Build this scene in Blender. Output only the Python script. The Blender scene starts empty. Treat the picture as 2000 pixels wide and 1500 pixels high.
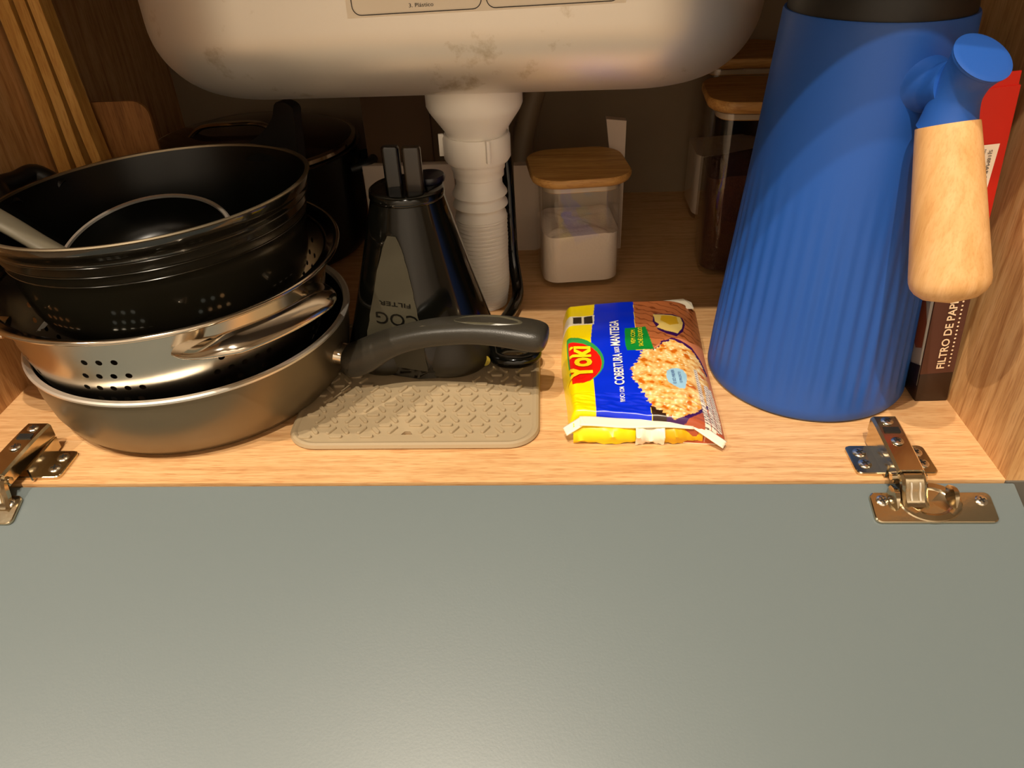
import bpy, bmesh, math, random
import numpy as np
from mathutils import Vector, Matrix, noise
random.seed(7)
D = bpy.data
C = bpy.context.scene.collection
PI = math.pi
rad = math.radians

# ------------------------------------------------------------------ camera
cam_d = D.cameras.new('camera'); cam = D.objects.new('camera', cam_d); C.objects.link(cam)
cam_d.sensor_width = 36.0; cam_d.lens = 27.036; cam_d.clip_start = 0.01
R = Matrix(((0.99873122, 0.010615, 0.04922666), (0.0344854, 0.56818808, -0.82217581), (-0.0366974, 0.82283026, 0.56710111)))
cam.matrix_world = Matrix.Translation((0.3345, -0.3007, 0.2694)) @ R.to_4x4()
bpy.context.scene.camera = cam

# ------------------------------------------------------------------ light
sc = bpy.context.scene
sc.view_settings.view_transform = 'Standard'; sc.view_settings.look = 'None'
sc.view_settings.gamma = 1.0; sc.view_settings.use_curve_mapping = False
sc.view_settings.exposure = 0.18
w = D.worlds.new('kitchen_room'); sc.world = w; w.use_nodes = True
bg = w.node_tree.nodes['Background']; bg.inputs[0].default_value = (1.0, 0.80, 0.56, 1); bg.inputs[1].default_value = 0.01
def lamp(name, loc, watts, aim, cone, col=(1.0, 0.86, 0.68), r=0.012):
    l = D.lights.new(name, 'SPOT'); l.spot_size = rad(cone); l.spot_blend = 0.5; l.energy = watts; l.color = col; l.shadow_soft_size = r
    o = D.objects.new(name, l); o.location = loc; C.objects.link(o); o.rotation_euler = (Vector(aim)-Vector(loc)).to_track_quat('-Z', 'Y').to_euler(); return o
lamp('ceiling_spot', (0.22, -0.96, 1.9), 98, (0.24, -0.45, 0), 84)
lamp('ceiling_spot', (0.00, -0.66, 1.9), 66, (0.12, -0.40, 0), 84)
lamp('ceiling_spot', (-1.01, -0.76, 1.9), 76, (0.30, -0.10, 0), 60)
for x_ in (-0.45, 0.35, 1.15): lamp('added_wall_spot', (x_, -1.12, 1.9), 125, (x_, -1.55, 0.15), 58)  # added unseen spots, brighten the far wall that the basin reflects

# ------------------------------------------------------------------ materials
def lin(c):
    return tuple(((v/255)/12.92 if v/255 <= 0.04045 else ((v/255+0.055)/1.055)**2.4) for v in c)
def mat(name, col, rough=0.5, metal=0.0, spec=0.5, coat=0.0, noise_amt=0.0, noise_scale=30, bump=0.0, bump_scale=200, stretch=(1,1,1), trans=0.0, aniso=0.0):
    m = D.materials.new(name); m.use_nodes = True; nt = m.node_tree; b = nt.nodes['Principled BSDF']
    c = (*lin(col), 1); b.inputs['Base Color'].default_value = c
    b.inputs['Roughness'].default_value = rough; b.inputs['Metallic'].default_value = metal
    b.inputs['Specular IOR Level'].default_value = spec; b.inputs['Coat Weight'].default_value = coat
    b.inputs['Transmission Weight'].default_value = trans
    if noise_amt or bump:
        tc = nt.nodes.new('ShaderNodeTexCoord'); mp = nt.nodes.new('ShaderNodeMapping'); mp.inputs['Scale'].default_value = stretch
        nt.links.new(tc.outputs['Object'], mp.inputs[0])
    if noise_amt:
        n = nt.nodes.new('ShaderNodeTexNoise'); n.inputs['Scale'].default_value = noise_scale; n.inputs['Detail'].default_value = 5
        nt.links.new(mp.outputs[0], n.inputs[0])
        r = nt.nodes.new('ShaderNodeValToRGB'); r.color_ramp.elements[0].position = 0.3; r.color_ramp.elements[1].position = 0.7
        r.color_ramp.elements[0].color = tuple(x*(1-noise_amt) for x in c[:3])+(1,); r.color_ramp.elements[1].color = tuple(min(1, x*(1+noise_amt)) for x in c[:3])+(1,)
        nt.links.new(n.outputs[0], r.inputs[0]); nt.links.new(r.outputs[0], b.inputs['Base Color'])
    if bump:
        n2 = nt.nodes.new('ShaderNodeTexNoise'); n2.inputs['Scale'].default_value = bump_scale; n2.inputs['Detail'].default_value = 3
        nt.links.new(mp.outputs[0], n2.inputs[0])
        bp = nt.nodes.new('ShaderNodeBump'); bp.inputs['Strength'].default_value = bump; bp.inputs['Distance'].default_value = 0.001
        nt.links.new(n2.outputs[0], bp.inputs['Height']); nt.links.new(bp.outputs[0], b.inputs['Normal'])
    return m
def wood(name, base, dark, light, stretch, scale=1.0, rough=0.42, pore=0.35):
    """laminate / timber: stretched noise bands plus fine dashed pores"""
    m = D.materials.new(name); m.use_nodes = True; nt = m.node_tree; b = nt.nodes['Principled BSDF']; L = nt.links.new
    tc = nt.nodes.new('ShaderNodeTexCoord'); mp = nt.nodes.new('ShaderNodeMapping'); mp.inputs['Scale'].default_value = stretch
    L(tc.outputs['Object'], mp.inputs[0])
    n1 = nt.nodes.new('ShaderNodeTexNoise'); n1.inputs['Scale'].default_value = 30*scale; n1.inputs['Detail'].default_value = 4; n1.inputs['Distortion'].default_value = 0.6
    n2 = nt.nodes.new('ShaderNodeTexNoise'); n2.inputs['Scale'].default_value = 170*scale; n2.inputs['Detail'].default_value = 3
    L(mp.outputs[0], n1.inputs[0]); L(mp.outputs[0], n2.inputs[0])
    r = nt.nodes.new('ShaderNodeValToRGB'); e = r.color_ramp.elements
    e[0].position = 0.30; e[0].color = (*lin(dark), 1); e[1].position = 0.72; e[1].color = (*lin(light), 1)
    k = e.new(0.5); k.color = (*lin(base), 1)
    L(n1.outputs[0], r.inputs[0])
    r2 = nt.nodes.new('ShaderNodeValToRGB'); r2.color_ramp.elements[0].position = 0.36; r2.color_ramp.elements[0].color = (*lin(dark), 1)
    r2.color_ramp.elements[1].position = 0.50; r2.color_ramp.elements[1].color = (1, 1, 1, 1)
    L(n2.outputs[0], r2.inputs[0])
    mx = nt.nodes.new('ShaderNodeMix'); mx.data_type = 'RGBA'; mx.blend_type = 'MULTIPLY'; mx.inputs['Factor'].default_value = pore
    L(r.outputs[0], mx.inputs['A']); L(r2.outputs[0], mx.inputs['B']); L(mx.outputs['Result'], b.inputs['Base Color'])
    b.inputs['Roughness'].default_value = rough
    bp = nt.nodes.new('ShaderNodeBump'); bp.inputs['Strength'].default_value = 0.12; bp.inputs['Distance'].default_value = 0.0005
    L(n2.outputs[0], bp.inputs['Height']); L(bp.outputs[0], b.inputs['Normal'])
    return m
M = {}
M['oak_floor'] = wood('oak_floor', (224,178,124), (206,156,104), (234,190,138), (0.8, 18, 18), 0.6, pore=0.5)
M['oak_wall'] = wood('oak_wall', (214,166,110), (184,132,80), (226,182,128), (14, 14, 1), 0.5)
M['door'] = mat('grey_lacquer', (106,117,119), 0.38, bump=0.03, bump_scale=900)
M['edge'] = mat('grey_edging', (96,94,88), 0.5)
M['backboard'] = mat('plaster_back', (150,130,104), 0.7, noise_amt=0.08, noise_scale=12)
M['brownboard'] = mat('brown_board', (92,66,40), 0.7, noise_amt=0.1, noise_scale=20)
M['white_board'] = mat('white_board', (216,196,176), 0.6)
M['top'] = mat('counter_stone', (70,64,58), 0.5, noise_amt=0.2, noise_scale=80)
M['basin'] = mat('satin_steel', (232,226,216), 0.40, metal=0.72, bump=0.03, bump_scale=500)
M['label'] = mat('label_paper', (246,232,210), 0.6)
M['ink'] = mat('black_ink', (34,28,24), 0.6)
M['pvc'] = mat('white_pvc', (248,242,232), 0.38)
M['hose'] = mat('beige_tube', (150,130,104), 0.5)
M['steel'] = mat('polished_steel', (216,206,190), 0.12, metal=1.0)
M['steel_rim'] = mat('steel_rim', (250,244,232), 0.34, metal=0.85)
M['nickel'] = mat('nickel_plate', (206,190,160), 0.17, metal=1.0, bump=0.05, bump_scale=300)
M['chrome_screw'] = mat('screw_steel', (226,222,212), 0.2, metal=1.0)
M['darkslot'] = mat('dark_recess', (18,14,10), 0.7)
M['black_gloss'] = mat('black_enamel', (10,10,7), 0.1, spec=0.45, coat=0.1)
M['pot_enamel'] = mat('pot_enamel', (24,22,15), 0.13, spec=0.8, coat=0.5)
M['steel_satin'] = mat('satin_bowl_steel', (212,202,186), 0.24, metal=1.0)
M['room'] = mat('room_paint', (226,214,196), 0.8)
M['room_light'] = mat('room_paint_light', (244,240,234), 0.8)
M['room_dark'] = mat('room_paint_dim', (196,184,166), 0.8)
M['tile'] = mat('room_floor_tile', (150,128,104), 0.5, noise_amt=0.08, noise_scale=6)
M['black_coat'] = mat('black_nonstick', (9,9,6), 0.4, spec=0.3)
M['black_sheen'] = mat('black_satin', (9,9,6), 0.3, spec=0.3)
M['black_plastic'] = mat('black_soft_plastic', (44,41,34), 0.36, bump=0.12, bump_scale=1400)
M['grey_plastic'] = mat('grey_handle_plastic', (118,110,92), 0.4)
M['taupe'] = mat('taupe_metal_paint', (128,116,94), 0.36, metal=0.75)
M['rubber'] = mat('black_rubber', (14,13,11), 0.45)
M['panelface'] = mat('matt_black_face', (62,58,44), 0.5, bump=0.05, bump_scale=900)
M['silicone'] = mat('taupe_silicone', (170,150,118), 0.55)
M['jug'] = mat('blue_plastic', (30,84,170), 0.48, bump=0.04, bump_scale=1500)
M['jug_dark'] = mat('black_lid', (22,21,20), 0.5)
M['beech'] = wood('beech', (226,176,116), (214,162,100), (234,186,128), (12, 12, 1.2), 0.6, 0.45, 0.18)
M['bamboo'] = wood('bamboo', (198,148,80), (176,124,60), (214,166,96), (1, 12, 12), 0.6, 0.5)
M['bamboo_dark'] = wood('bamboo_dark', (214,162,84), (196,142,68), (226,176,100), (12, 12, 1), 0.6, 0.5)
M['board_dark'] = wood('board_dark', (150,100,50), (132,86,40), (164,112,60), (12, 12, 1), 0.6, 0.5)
M['powder'] = mat('white_powder', (238,222,206), 0.9, bump=0.3, bump_scale=600)
M['coffee'] = mat('ground_coffee', (74,38,20), 0.9, noise_amt=0.25, noise_scale=500, bump=0.5, bump_scale=900)
M['gasket'] = mat('silicone_ring', (214,196,170), 0.3, trans=0.3)
M['red_card'] = mat('red_card', (196,30,16), 0.4)
M['brown_card'] = mat('brown_card', (84,50,40), 0.45)
M['darkbrown_card'] = mat('dark_brown_card', (46,26,14), 0.45)
M['cream_card'] = mat('cream_card', (216,200,176), 0.5)
M['orange_card'] = mat('orange_card', (170,84,36), 0.5)
M['cream_ink'] = mat('cream_ink', (250,226,190), 0.6)
M['pack_white'] = mat('pack_white', (250,240,216), 0.4, bump=0.3, bump_scale=120)
M['pack_yellow'] = mat('pack_yellow', (255,224,0), 0.35)
M['ink_white'] = mat('ink_white', (250,248,240), 0.4)
M['ink_yellow'] = mat('ink_yellow', (255,226,20), 0.4)
M['ink_blue'] = mat('ink_blue', (30,60,140), 0.4)
M['ink_shadow'] = mat('ink_navy', (10,20,110), 0.4)
# clear glass: fresnel mix of a mirror and plain transparency, so the contents stay lit
g = D.materials.new('clear_glass'); g.use_nodes = True; nt = g.node_tree; nt.nodes.remove(nt.nodes['Principled BSDF'])
lw_ = nt.nodes.new('ShaderNodeLayerWeight'); lw_.inputs[0].default_value = 0.5; pw_ = nt.nodes.new('ShaderNodeMath'); pw_.operation = 'POWER'; pw_.inputs[1].default_value = 4.0; nt.links.new(lw_.outputs['Facing'], pw_.inputs[0]); fr = nt.nodes.new('ShaderNodeMath'); fr.operation = 'MULTIPLY_ADD'; fr.inputs[1].default_value = 0.6; fr.inputs[2].default_value = 0.035; nt.links.new(pw_.outputs[0], fr.inputs[0])
gl = nt.nodes.new('ShaderNodeBsdfGlossy'); gl.inputs['Roughness'].default_value = 0.03; gl.inputs['Color'].default_value = (1,1,1,1)
tr = nt.nodes.new('ShaderNodeBsdfTransparent'); tr.inputs[0].default_value = (0.98, 0.975, 0.96, 1)
ms = nt.nodes.new('ShaderNodeMixShader'); nt.links.new(fr.outputs[0], ms.inputs[0]); nt.links.new(tr.outputs[0], ms.inputs[1]); nt.links.new(gl.outputs[0], ms.inputs[2])
nt.links.new(ms.outputs[0], nt.nodes['Material Output'].inputs[0]); M['glass'] = g
# basin stains (their own shape, part of the metal's finish)
bm_ = M['basin'].node_tree; b = bm_.nodes['Principled BSDF']
tc = bm_.nodes.new('ShaderNodeTexCoord'); n = bm_.nodes.new('ShaderNodeTexNoise'); n.inputs['Scale'].default_value = 28; n.inputs['Detail'].default_value = 6; n.inputs['Roughness'].default_value = 0.65
bm_.links.new(tc.outputs['Object'], n.inputs[0]); r = bm_.nodes.new('ShaderNodeValToRGB')
r.color_ramp.elements[0].position = 0.60; r.color_ramp.elements[0].color = (*lin((232,226,216)), 1)
r.color_ramp.elements[1].position = 0.70; r.color_ramp.elements[1].color = (*lin((198,186,164)), 1)
bm_.links.new(n.outputs[0], r.inputs[0]); bm_.links.new(r.outputs[0], b.inputs['Base Color'])

# ------------------------------------------------------------------ helpers
def meshobj(name, verts, faces, m, parent=None, smooth=True, angle=35, matrix=None):
    me = D.meshes.new(name)
    vs = [Vector(v) for v in verts]
    if matrix is not None: vs = [matrix @ v for v in vs]
    me.from_pydata([tuple(v) for v in vs], [], faces)
    bm = bmesh.new(); bm.from_mesh(me); bmesh.ops.recalc_face_normals(bm, faces=bm.faces); bm.to_mesh(me); bm.free()
    if smooth:
        me.shade_smooth()
        try: me.set_sharp_from_angle(angle=rad(angle))
        except Exception: pass
    me.materials.append(m)
    o = D.objects.new(name, me); C.objects.link(o)
    if parent: o.parent = parent
    return o
def thing(name, label, cat, loc=(0,0,0), group=None):
    o = D.objects.new(name, None); C.objects.link(o); o.location = loc; o.empty_display_size = 0.02
    o['label'] = label; o['category'] = cat
    if group: o['group'] = group
    bpy.context.view_layer.update()
    return o
def fix(parent):
    """parts were built in world space: keep them there under their thing's Empty"""
    inv = Matrix.Translation(-parent.location)
    def rec(o):
        for c in o.children:
            if c.type == 'MESH': c.data.transform(inv)
            rec(c)
    rec(parent)
def tag(o, label, cat, group=None):
    o['label'] = label; o['category'] = cat
    if group: o['group'] = group
    return o
def struct(o): o['kind'] = 'structure'; return o
def box_vf(x0, x1, y0, y1, z0, z1):
    v = [(x0,y0,z0),(x1,y0,z0),(x1,y1,z0),(x0,y1,z0),(x0,y0,z1),(x1,y0,z1),(x1,y1,z1),(x0,y1,z1)]
    f = [(0,3,2,1),(4,5,6,7),(0,1,5,4),(1,2,6,5),(2,3,7,6),(3,0,4,7)]
    return v, f
def box(name, x0, x1, y0, y1, z0, z1, m, parent=None, bev=0.0, matrix=None):
    v, f = box_vf(x0,x1,y0,y1,z0,z1); o = meshobj(name, v, f, m, parent, smooth=False, matrix=None)
    if bev:
        bm = bmesh.new(); bm.from_mesh(o.data); bmesh.ops.bevel(bm, geom=list(bm.edges), offset=bev, segments=2, affect='EDGES', profile=0.5); bm.to_mesh(o.data); bm.free()
        o.data.shade_smooth(); o.data.set_sharp_from_angle(angle=rad(40))
    if matrix is not None: o.data.transform(matrix)
    return o
def loft(loops, cap0=True, cap1=True, closed=False):
    n = len(loops[0]); v = [tuple(p) for L in loops for p in L]; f = []
    K = len(loops)
    for i in range(K - (0 if closed else 1)):
        j = (i+1) % K
        for k in range(n):
            l = (k+1) % n; f.append((i*n+k, i*n+l, j*n+l, j*n+k))
    if not closed:
        if cap0: f.append(tuple(range(n-1, -1, -1)))
        if cap1: f.append(tuple((K-1)*n+k for k in range(n)))
    return v, f
def rr(w, d, r, n=8, cx=0, cy=0):
    pts = []
    for (sx, sy, a0) in ((1,1,0),(-1,1,90),(-1,-1,180),(1,-1,270)):
        for k in range(n+1):
            a = rad(a0+90*k/n); pts.append((cx+sx*(w/2-r)+r*math.cos(a), cy+sy*(d/2-r)+r*math.sin(a)))
    return pts
def ring(r, z, n=96, cx=0, cy=0, fn=None):
    out = []
    for k in range(n):
        a = 2*PI*k/n; q = r if fn is None else fn(r, a, z); out.append((cx+q*math.cos(a), cy+q*math.sin(a), z))
    return out
def lathe(prof, n=96, cx=0, cy=0, fn=None, cap0=False, cap1=False, closed=False):
    return loft([ring(r, z, n, cx, cy, fn) for r, z in prof], cap0, cap1, closed)
def tube(path, radius, n=16, cap=True, flat=1.0, up=None):
    P = [Vector(p) for p in path]; loops = []; N = len(P)
    T = [(P[min(i+1,N-1)]-P[max(i-1,0)]).normalized() for i in range(N)]
    u = Vector(up) if up else (Vector((0,0,1)) if abs(T[0].z) < 0.9 else Vector((1,0,0)))
    for i in range(N):
        if up: u = Vector(up)
        s = T[i].cross(u).normalized(); u2 = s.cross(T[i]).normalized(); u = u2
        r = radius(i/(N-1)) if callable(radius) else radius
        loops.append([P[i]+s*(r*math.cos(2*PI*k/n))+u2*(r*flat*math.sin(2*PI*k/n)) for k in range(n)])
    return loft(loops, cap, cap)
def smooth_path(pts, m=8):
    P = [Vector(p) for p in pts]; out = []
    for i in range(len(P)-1):
        p0 = P[max(i-1,0)]; p1 = P[i]; p2 = P[i+1]; p3 = P[min(i+2,len(P)-1)]
        for k in range(m):
            t = k/m; out.append(0.5*((2*p1)+(-p0+p2)*t+(2*p0-5*p1+4*p2-p3)*t*t+(-p0+3*p1-3*p2+p3)*t**3))
    out.append(P[-1]); return out
def text_mesh(body, bold=0.0):
    cu = D.curves.new('t', 'FONT'); cu.body = body; cu.size = 1.0; cu.offset = bold; cu.fill_mode = 'FRONT'; cu.resolution_u = 3
    o = D.objects.new('t', cu); C.objects.link(o); bpy.context.view_layer.update()
    e = o.evaluated_get(bpy.context.evaluated_depsgraph_get()); me = e.to_mesh()
    v = [tuple(x.co) for x in me.vertices]; f = [tuple(p.vertices) for p in me.polygons]; e.to_mesh_clear()
    D.objects.remove(o); D.curves.remove(cu)
    xs = [p[0] for p in v]; x0, x1 = min(xs), max(xs)
    return [((p[0]-x0)/(x1-x0), p[1]/0.72) for p in v], f        # x 0..1, cap height 1
def text_on(name, body, fn, m, parent, bold=0.0, sub=0):
    v, f = text_mesh(body, bold)
    if sub:
        bm = bmesh.new(); vv = [bm.verts.new((a, b, 0)) for a, b in v]
        for q in f:
            try: bm.faces.new([vv[i] for i in q])
            except ValueError: pass
        bmesh.ops.triangulate(bm, faces=bm.faces[:])
        for _ in range(sub):
            es = [e for e in bm.edges if math.hypot((e.verts[0].co.x-e.verts[1].co.x)*len(body)*0.7, e.verts[0].co.y-e.verts[1].co.y) > 0.22]
            if es: bmesh.ops.subdivide_edges(bm, edges=es, cuts=1, use_grid_fill=False); bmesh.ops.triangulate(bm, faces=bm.faces[:])
        bm.verts.index_update(); v = [(x.co.x, x.co.y) for x in bm.verts]; f = [tuple(x.index for x in q.verts) for q in bm.faces]; bm.free()
    return meshobj(name, [fn(a, b) for a, b in v], f, m, parent, smooth=False)

# ================================================================== the cabinet
FW = 0.564
struct(box('floor', 0, FW, 0, 0.409, -0.018, 0, M['oak_floor']))
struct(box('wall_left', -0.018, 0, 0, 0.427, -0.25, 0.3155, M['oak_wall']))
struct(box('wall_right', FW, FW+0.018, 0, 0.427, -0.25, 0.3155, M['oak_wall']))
struct(box('wall_back', 0, FW, 0.409, 0.427, -0.018, 0.34, M['backboard']))
struct(box('ceiling', -0.0185, FW+0.0185, -0.008, 0.409, 0.316, 0.34, M['top']))
struct(box('trim_1', FW, FW+0.018, -0.0012, 0, -0.25, -0.0005, M['edge']))
struct(box('trim_2', -0.018, 0, -0.0012, 0, -0.25, -0.0005, M['edge']))
# the kitchen around it: neighbouring fronts, counter, wall behind, floor, far wall, ceiling
XL, XR, YB, YF, ZF, ZC = -1.7, 2.3, 0.43, -1.55, -0.36, 2.02
struct(box('floor_2', XL, XR, YF, YB, ZF-0.02, ZF, M['tile']))
struct(box('ceiling_2', XL, XR, YF, YB, ZC, ZC+0.02, M['room_dark']))
struct(box('wall_front', XL, XR, YF-0.02, YF, ZF, ZC, M['room_light']))
struct(box('wall_rear', XL, XR, YB, YB+0.02, ZF, ZC, M['room']))
struct(box('wall_left_2', XL-0.02, XL, YF, YB, ZF, ZC, M['room']))
struct(box('wall_right_2', XR, XR+0.02, YF, YB, ZF, ZC, M['room']))
struct(box('trim_3', XL, -0.0185, -0.004, YB, ZF, 0.315, M['edge']))
struct(box('trim_4', FW+0.0185, XR, -0.004, YB, ZF, 0.315, M['edge']))
struct(box('trim_5', -0.018, FW+0.018, 0.02, YB, ZF, -0.019, M['edge']))
struct(box('trim_6', XL, -0.0185, -0.008, YB, 0.316, 0.34, M['top']))
struct(box('trim_7', FW+0.0185, XR, -0.008, YB, 0.316, 0.34, M['top']))
# fold-down door: inner face starts at the floor's front edge and falls 19 degrees towards the room
cD, sD = math.cos(rad(19)), math.sin(rad(19))
def dpt(x, t, h=0.0):            # t along the door away from the cabinet, h above its inner face
    return (x, -t*cD - h*sD, -t*sD + h*cD)
dv = []
for h in (0, -0.018):
    for (x, t) in ((-0.004, 0.0015), (0.568, 0.0015), (0.568, 0.46), (-0.004, 0.46)): dv.append(dpt(x, t, h-0.0004))
dr = meshobj('door_1', dv, [(0,1,2,3),(7,6,5,4),(0,4,5,1),(1,5,6,2),(2,6,7,3),(3,7,4,0)], M['door'], smooth=False)
struct(dr)
bm = bmesh.new(); bm.from_mesh(dr.data); bmesh.ops.bevel(bm, geom=list(bm.edges), offset=0.0006, segments=2, affect='EDGES'); bm.to_mesh(dr.data); bm.free()

# ------------------------------------------------------------------ boards behind the drain
t = thing('white_panel', 'white upright board with a tall strip at its right end, behind the small powder jar', 'panel', (0.345, 0.29, 0))
# L-shaped board
pts = [(0.3082,0.0),(0.3935,0.0),(0.3935,0.1029),(0.3785,0.1045),(0.383,0.071),(0.3082,0.071)]
v = [(x, 0.284, z) for x, z in pts] + [(x, 0.292, z) for x, z in pts]
f = [tuple(range(6)), tuple(range(11, 5, -1))] + [(i, i+6, (i+1)%6+6, (i+1)%6) for i in range(6)]
meshobj('board', v, f, M['white_board'], t, smooth=False); fix(t)
tag(box('white_panel', 0.19, 0.2615, 0.284, 0.292, 0, 0.0735, M['white_board'], bev=0.0006), 'low white upright board behind the black tapered vessel, left of the drain pipe', 'panel')
tag(box('brown_panel', 0.192, 0.2444, 0.300, 0.306, 0, 0.165, M['brownboard'], bev=0.0006), 'dark brown panel standing behind the low white board left of the drain', 'panel')
v, f = tube(smooth_path([(0.385,0.397,0.185),(0.36,0.395,0.155),(0.33,0.385,0.115),(0.315,0.375,0.07),(0.31,0.36,0.03),(0.31,0.35,0.011)]), 0.0095, 16)  # beige tube along a paler diagonal streak on the back wall
tag(meshobj('slanting_tube', v, f, M['hose']), 'beige tube slanting down the back wall behind the white drain pipe', 'hose')

# ------------------------------------------------------------------ sink basin
bx0, bx1, by0, by1, bz = 0.098, 0.460, 0.125, 0.372, 0.1555
RF = 0.042
def basin_Y(z): return by0 if z >= bz+RF else by0+RF - math.sqrt(max(0, RF*RF-(bz+RF-z)**2))
loops = []
zs = [(0.3158, 0)] + [(bz+RF + (0.3158-bz-RF)*(1-k/4), 0) for k in range(1, 4)] + [(None, a) for a in range(0, 91, 5)]
for z, a in zs:
    if z is None: z = bz+RF-RF*math.sin(rad(a)); ins = RF*(1-math.cos(rad(a)))
    else: ins = 0
    W_, H_ = bx1-bx0-2*ins, by1-by0-2*ins
    loops.append([(p[0], p[1], z) for p in rr(W_, H_, max(0.078-ins, 0.006), 12, (bx0+bx1)/2, (by0+by1)/2)])
t = thing('sink_basin', 'rounded stainless steel sink basin hanging under the counter', 'sink', (0.2815, 0.26, 0.15))
v, f = loft(loops, True, True); meshobj('bowl', v, f, M['basin'], t, angle=60)
def bs(x, z, off=0.0003): 
    # offset along the outward normal of the front face
    y = basin_Y(z)
    if z < bz+RF:
        n = Vector((0, y-(by0+RF), z-(bz+RF))).normalized(); return (x, y+n.y*off, z+n.z*off)
    return (x, y-off, z)
# recycling label with two outlined boxes
sl = 0.021
def lab(x, dz, off): return bs(x, 0.2034+(x-0.236)*sl+dz, off)
NX, NZ = 24, 16; v = []; f = []
for j in range(NZ+1):
    for i in range(NX+1):
        x = 0.2335+(0.3745-0.2335)*i/NX; v.append(lab(x, 0.05*j/NZ, 0.00025))
for j in range(NZ):
    for i in range(NX): f.append((j*(NX+1)+i, j*(NX+1)+i+1, (j+1)*(NX+1)+i+1, (j+1)*(NX+1)+i))
lb = meshobj('paper_label', v, f, M['label'], t)
lb['label'] = 'cream printed sticker with outlined boxes'
def outline(x0, x1):
    path = [(x0, 0.045)] ; r = 0.0045; z0 = 0.0012
    path += [(x0, z0+r)] + [(x0+r-r*math.cos(rad(a)), z0+r-r*math.sin(rad(a))) for a in range(15, 90, 15)] + [(x0+r, z0)]
    path += [(x0+r+(x1-x0-2*r)*k/10, z0) for k in range(1, 10)] + [(x1-r, z0)]
    path += [(x1-r+r*math.sin(rad(a)), z0+r-r*math.cos(rad(a))) for a in range(15, 90, 15)] + [(x1, z0+r), (x1, 0.045)]
    v = []; f = []; h = 0.00022
    for i, (x, z) in enumerate(path):
        a = path[max(i-1,0)]; b_ = path[min(i+1,len(path)-1)]; d = Vector((b_[0]-a[0], b_[1]-a[1])).normalized(); n = Vector((-d.y, d.x))*h
        v += [lab(x+n.x, z+n.y, 0.0006), lab(x-n.x, z-n.y, 0.0006)]
        if i: f.append((2*i-2, 2*i-1, 2*i+1, 2*i))
    return meshobj('printed_outline', v, f, M['ink'], lb, smooth=False)
outline(0.2365, 0.3022); outline(0.3048, 0.3715)
text_on('printed_text', '3. Plástico', lambda a, b: lab(0.2655+a*0.0125, 0.0036+b*0.0019, 0.0006), M['ink'], lb)
# scratches on the steel
v = []; f = []
def scratch(p, q, wd):
    i = len(v)
    for k in range(7):
        s = k/6; x = p[0]+(q[0]-p[0])*s; z = p[1]+(q[1]-p[1])*s; ww = wd*math.sin(PI*(0.1+0.8*s))
        v.extend([bs(x, z+ww, 0.0002), bs(x, z-ww, 0.0002)])
        if k: f.append((i+2*k-2, i+2*k-1, i+2*k+1, i+2*k))
scratch((0.2655,0.1585),(0.2775,0.1612),0.0005)
meshobj('scratch', v, f, M['steel_rim'], t, smooth=False)
fix(t)

# ------------------------------------------------------------------ drain
DX, DY = 0.2890, 0.1950
t = thing('sink_drain', 'white plastic sink drain with flared cup and corrugated hose', 'drain pipe', (DX, DY, 0))
prof = [(0.028,0.1575),(0.0304,0.1570),(0.0304,0.1420),(0.0288,0.1385),(0.0198,0.1255),(0.0188,0.1225),(0.0188,0.1180),(0.016,0.1180),(0.016,0.1575)]
v, f = lathe(prof, 64, DX, DY, closed=True); meshobj('drain_cup', v, f, M['pvc'], t, angle=40)
prof = [(0.0165,0.1235),(0.0208,0.1235),(0.0218,0.1215),(0.0218,0.1085),(0.0203,0.1062),(0.0165,0.1062)]
v, f = lathe(prof, 64, DX, DY, closed=True); nut = meshobj('coupling_nut', v, f, M['pvc'], t, angle=40)
for a in (-172, -68, 36, 140):
    mm = Matrix.Translation((DX, DY, 0)) @ Matrix.Rotation(rad(a), 4, 'Z')
    box('grip_lug', 0.0210, 0.0245, -0.0012, 0.0012, 0.1100, 0.1242, M['pvc'], nut, 0.0005, mm)
prof = [(0.014,0.1065),(0.0176,0.1065),(0.0176,0.1010),(0.0168,0.1003),(0.0168,0.0960),(0.0154,0.0953),(0.0154,0.0900),(0.0168,0.0872),(0.0182,0.0850),(0.0184,0.0838),(0.0158,0.0812),(0.0158,0.0805),(0.0182,0.0780),(0.0186,0.0762),(0.0160,0.0740),(0.0158,0.0722),(0.0172,0.0700),(0.0172,0.0660),(0.014,0.0660)]
v, f = lathe(prof, 64, DX, DY, closed=True); meshobj('hose_collar', v, f, M['pvc'], t, angle=50)
path = smooth_path([(DX,DY,0.0675),(DX,DY,0.056),(DX-0.0002,DY,0.044),(DX-0.0004,DY+0.0005,0.032),(DX-0.0002,DY+0.001,0.020),(DX,DY+0.001,0.010),(DX,DY+0.001,0.0006)], 60)
npth = len(path)
v, f = tube(path, lambda s: (0.0168+0.0022*(0.5-abs(math.sin(PI*s*26))))*(1-0.16*max(0, (s-0.62)/0.38)**1.5), 48); meshobj('corrugated_hose', v, f, M['pvc'], t, angle=80)
fix(t)

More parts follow.
